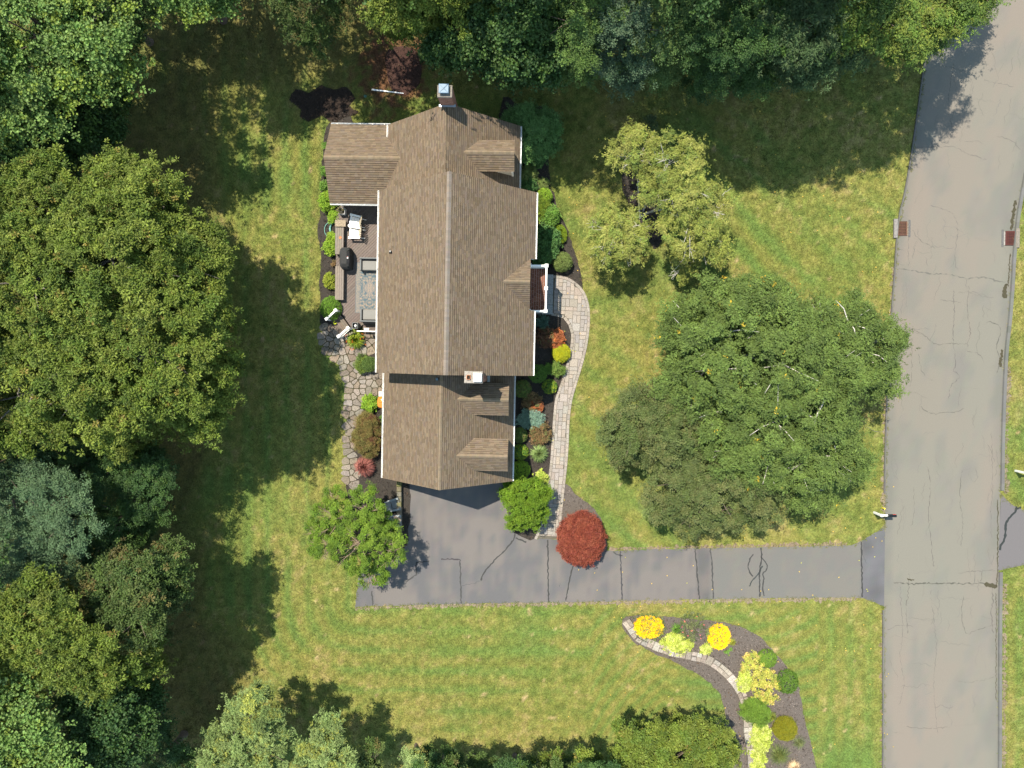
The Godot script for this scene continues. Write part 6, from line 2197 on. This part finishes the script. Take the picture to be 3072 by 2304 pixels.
	plant("perennial", "yellow-green plant overgrowing the garden hose", 997, 712, 15, 0.5, "bush", "small", bright, {})
	plant("hydrangea", "leafy bright shrub west of the plank bench", 993, 741, 21, 0.8, "bush", "broad", bright, {"size": 0.6})
	plant("perennial", "yellow-leaved shrub west of the south plank bench", 993, 842, 17, 0.7, "bush", "broad", [[0.6, Color(0.17, 0.22, 0.02)], [0.4, Color(0.22, 0.25, 0.03)]], {"size": 0.6, "long": 1.2})
	plant("perennial", "small wilted plant beside the covered grill", 1003, 790, 8, 0.4, "bush", "small", rust, {"size": 0.8})
	plant("boxwood", "large round bright green shrub by the deck stairs", 993, 924, 28, 1.3, "ball", "tiny", [[0.6, Color(0.085, 0.18, 0.016)], [0.4, Color(0.11, 0.21, 0.02)]], {"density": 260.0, "long": 1.08})
	plant("daylily", "clump of arching daylilies with orange flowers below the deck", 1068, 1020, 30, 0.7, "grass", "", [[0.6, Color(0.18, 0.22, 0.02)], [0.4, Color(0.12, 0.18, 0.02)]], {"count": 520, "wide": 0.035, "category": "flowers", "bloom": [Color(0.5, 0.10, 0.01), 12, 0.9]})
	plant("juniper", "yellow-green juniper at the flagstones, left of a pair", 1085, 1092, 20, 0.8, "bush", "needle", [[0.6, Color(0.14, 0.2, 0.035)], [0.4, Color(0.10, 0.16, 0.04)]], {"long": 1.2})
	plant("juniper", "rounded dull green juniper by the house's west wall", 1107, 1093, 20, 0.9, "ball", "needle", [[0.6, Color(0.085, 0.145, 0.035)], [0.4, Color(0.11, 0.17, 0.045)]], {"long": 0.95})
	plant("hydrangea", "bright green shrub left of the orange cart", 1108, 1209, 22, 0.8, "bush", "broad", bright, {"size": 0.6})
	plant("lace_maple", "long brown-green lace-leaf maple by the garage wall", 1101, 1303, 37, 1.5, "bush", "feather", [[0.5, Color(0.175, 0.135, 0.045)], [0.38, Color(0.145, 0.135, 0.042)], [0.12, Color(0.15, 0.065, 0.04)]], {"clump": 0.18, "density": 16.0, "per": 24, "long": 1.6, "size": 1.1, "category": "tree"})
	plant("barberry", "dusty pink spiky barberry at the garage's south-west end", 1094, 1399, 33, 0.9, "grass", "", [[0.6, Color(0.27, 0.10, 0.085)], [0.4, Color(0.20, 0.075, 0.06)]], {"count": 900, "wide": 0.035})
	plant("small_shrub", "small dark plant against the garage wall behind the lace maple", 1146, 1262, 8, 0.6, "bush", "small", green, {"size": 0.8, "long": 1.8})
	# island bed
	plant("coneflower", "large yellow flower mound at the island bed's west tip", 1945, 1879, 40, 0.6, "bush", "small", olive, {"long": 0.78, "category": "flowers", "bloom": [Color(0.80, 0.44, 0.004), 620, 1.2]})
	plant("coneflower", "smaller yellow flower mound in the middle of the island bed", 2156, 1908, 30, 0.6, "bush", "small", olive, {"long": 1.15, "category": "flowers", "bloom": [Color(0.80, 0.44, 0.004), 430, 1.2]})
	plant("hosta", "pale lime plant between the yellow flower mounds", 2034, 1926, 42, 0.5, "bush", "broad", chart, {"long": 0.55, "size": 0.6})
	plant("perennial", "upright green plant behind the pale lime plant", 2028, 1884, 19, 0.6, "grass", "", green, {"count": 200, "category": "plant"})
	plant("rose_bush", "sparse grey-green rose bush with pink flowers", 2078, 1883, 34, 0.8, "bush", "small", [[0.6, Color(0.085, 0.11, 0.04)], [0.4, Color(0.11, 0.12, 0.05)]], {"density": 5.0, "per": 9, "bloom": [Color(0.6, 0.16, 0.15), 9, 0.9], "long": 1.2})
	plant("hosta", "small pale lime plant left of the smaller flower mound", 2116, 1946, 16, 0.4, "bush", "broad", chart, {"size": 0.5})
	plant("perennial", "small green plant under the smaller flower mound", 2180, 1955, 14, 0.4, "bush", "small", green, {"density": 8.0})
	plant("perennial", "yellow-green feathery plant right of the smaller flower mound", 2196, 1925, 13, 0.5, "grass", "", [[1.0, Color(0.2, 0.22, 0.03)]], {"count": 160, "category": "plant"})
	plant("boxwood", "round mid green shrub on the island bed's upper edge", 2302, 1976, 24, 0.8, "ball", "small", [[0.6, Color(0.085, 0.16, 0.016)], [0.4, Color(0.11, 0.185, 0.02)]], {"size": 0.8})
	plant("boxwood", "larger dark green round shrub at the island bed's right edge", 2362, 2046, 29, 0.9, "ball", "tiny", [[0.6, Color(0.060, 0.125, 0.012)], [0.4, Color(0.085, 0.155, 0.016)]], {"long": 1.05})
	plant("variegated_shrub", "large pale yellow shrub in the island bed, upper part", 2265, 2000, 34, 0.8, "bush", "broad", straw, {"long": 1.1, "size": 0.55, "clump": 0.16, "density": 8.0})
	plant("variegated_shrub", "large pale yellow shrub in the island bed, lower part", 2300, 2060, 40, 0.8, "bush", "broad", straw, {"long": 1.15, "size": 0.55, "clump": 0.16, "density": 8.0})
	plant("perennial", "lime leafy plant spilling over the curved stone wall", 2232, 2050, 20, 0.5, "bush", "broad", chart, {"long": 1.7, "size": 0.6})
	plant("perennial", "green spiky shrub beside the wall below the pale yellow shrub", 2267, 2138, 37, 0.8, "bush", "feather", [[0.6, Color(0.10, 0.18, 0.022)], [0.4, Color(0.13, 0.21, 0.03)]], {"size": 1.2})
	plant("perennial", "olive feathery plant right of the green spiky shrub", 2312, 2148, 19, 0.6, "grass", "", [[0.6, Color(0.16, 0.18, 0.03)], [0.4, Color(0.12, 0.15, 0.03)]], {"count": 260, "category": "plant"})
	plant("golden_cypress", "round mustard yellow shrub near the island bed's lower edge", 2356, 2187, 30, 0.8, "ball", "feather", [[0.6, Color(0.185, 0.180, 0.010)], [0.4, Color(0.140, 0.155, 0.012)]], {})
	plant("hosta", "pale lime plant row beside the lower stone wall, upper half", 2282, 2215, 26, 0.5, "bush", "broad", chart, {"long": 1.5, "size": 0.6})
	plant("hosta", "pale lime plant row beside the lower stone wall, at the frame's edge", 2272, 2280, 20, 0.5, "bush", "broad", chart, {"long": 1.6, "size": 0.6})
	plant("ornamental_grass", "thin dark green grass below the mustard shrub, larger", 2335, 2262, 42, 0.6, "grass", "", [[0.6, Color(0.085, 0.115, 0.03)], [0.4, Color(0.12, 0.14, 0.04)]], {"count": 420, "wide": 0.012, "category": "grass plant"})
	plant("ornamental_grass", "thin grey-green grass right of the mustard shrub", 2395, 2225, 26, 0.5, "grass", "", [[0.6, Color(0.11, 0.135, 0.05)], [0.4, Color(0.14, 0.16, 0.07)]], {"count": 220, "wide": 0.012, "category": "grass plant"})
	plant("ornamental_grass", "dry tan grass tuft at the bottom of the island bed", 2382, 2298, 21, 0.5, "grass", "", [[0.6, Color(0.46, 0.34, 0.21)], [0.4, Color(0.36, 0.26, 0.15)]], {"count": 420, "category": "grass plant"})
	plant("perennial", "yellow-green plant at the oak's edge by the wall", 2205, 2262, 17, 0.6, "grass", "", [[1.0, Color(0.19, 0.22, 0.03)]], {"count": 160, "category": "plant"})
	# the thin young tree behind the birch
	plant("sapling", "thin sapling with a bare pale stem north of the birch", 1950, 372, 20, 1.9, "bush", "birch", [[1.0, Color(0.06, 0.09, 0.035)]], {"density": 2.5, "per": 9, "category": "tree"})
	# fallen leaves
	var lf := MB.new()
	lf.tri(Vector3(-0.05, 0.0, 0), Vector3(0, 0.012, 0.035), Vector3(0.05, 0.004, 0), Color.WHITE)
	lf.tri(Vector3(-0.05, 0.0, 0), Vector3(0.05, 0.004, 0), Vector3(0, 0.014, -0.035), Color.WHITE)
	var places: Array = []
	var cols := PackedColorArray()
	for i in 260:
		var p := P(rng.randf_range(1650, 2680), rng.randf_range(300, 2250)) if i < 260 else P(rng.randf_range(560, 1900), rng.randf_range(60, 2200))
		places.append(Transform3D(Basis(Vector3.UP, rng.randf() * TAU), p + Vector3(0, 0.06, 0)))
		cols.append(tone(Color(0.42, 0.28, 0.05) if rng.randf() < 0.7 else Color(0.3, 0.3, 0.05), 0.25))
	var fl := scatter(self, "fallen_leaves", lf.mesh(), mats.leaf, places, cols, "stuff")
	fl.set_meta("label", "scattered fallen yellow leaves on the lawn and pavement")
	fl.set_meta("category", "leaves")

# ---------------------------------------------------------------- the scene
func _ready() -> void:
	# camera: nearly straight down, the foot of the plumb line a little up and right of the middle
	var dn := Vector3((NX - CX) / F, -(NY - CY) / F, -1.0).normalized()
	var up := -dn
	var r := (Vector3.RIGHT - up * up.x).normalized()
	var b := r.cross(up)
	cam_basis = Basis(Vector3(r.x, up.x, b.x), Vector3(r.y, up.y, b.y), Vector3(r.z, up.z, b.z))
	var cam := Camera3D.new()
	cam.name = "camera"
	cam.transform = Transform3D(cam_basis, Vector3(0, HH, 0))
	cam.fov = rad_to_deg(2.0 * atan(1152.0 / F))
	cam.near = 0.5
	cam.far = 1500.0
	add_child(cam)
	cam.current = true
	var env := Environment.new()
	env.background_mode = Environment.BG_SKY
	var sm := ProceduralSkyMaterial.new()
	sm.sky_top_color = Color(0.45, 0.535, 0.61)
	sm.sky_horizon_color = Color(0.60, 0.65, 0.70)
	sm.ground_bottom_color = Color(0.25, 0.27, 0.2)
	sm.ground_horizon_color = Color(0.5, 0.55, 0.55)
	env.sky = Sky.new()
	env.sky.sky_material = sm
	env.background_energy_multiplier = 1.55
	env.tonemap_mode = Environment.TONE_MAPPER_LINEAR
	env.tonemap_exposure = 2.75
	env.sdfgi_enabled = true
	env.ssao_enabled = true
	env.ssil_enabled = true
	var we := WorldEnvironment.new()
	we.name = "environment"
	we.environment = env
	add_child(we)
	var sun := DirectionalLight3D.new()
	sun.name = "sun"
	sun.light_energy = 1.35
	sun.light_color = Color(1.0, 0.955, 0.88)
	sun.light_angular_distance = 0.55
	sun.shadow_enabled = true
	add_child(sun)
	sun.look_at_from_position(Vector3.ZERO, house_frame.basis * Vector3(0.28, -1.0, 0.37), Vector3.RIGHT)

	rng.seed = 1
	noise_big.seed = 3
	noise_big.frequency = 0.07
	noise_mid.seed = 12
	noise_mid.frequency = 0.28
	noise_small.seed = 33
	noise_small.frequency = 0.9
	noise_small.fractal_octaves = 2
	var dc := P(1060, 1815)
	drive_corner = Vector2(dc.x, dc.z)
	make_materials()
	build_ground()
	build_road()
	build_drive()
	build_beds()
	build_flagstones()
	build_walk()
	build_house()
	build_deck()
	build_trees()
	build_plants()
	build_yard_objects()
	keep_off.append(PackedVector2Array([Vector2(-13.2, -15), Vector2(-0.5, -15), Vector2(-0.5, 7.2), Vector2(-13.2, -2)]))
	make_mask()
	build_grass()
	print("copies ", copies_made)
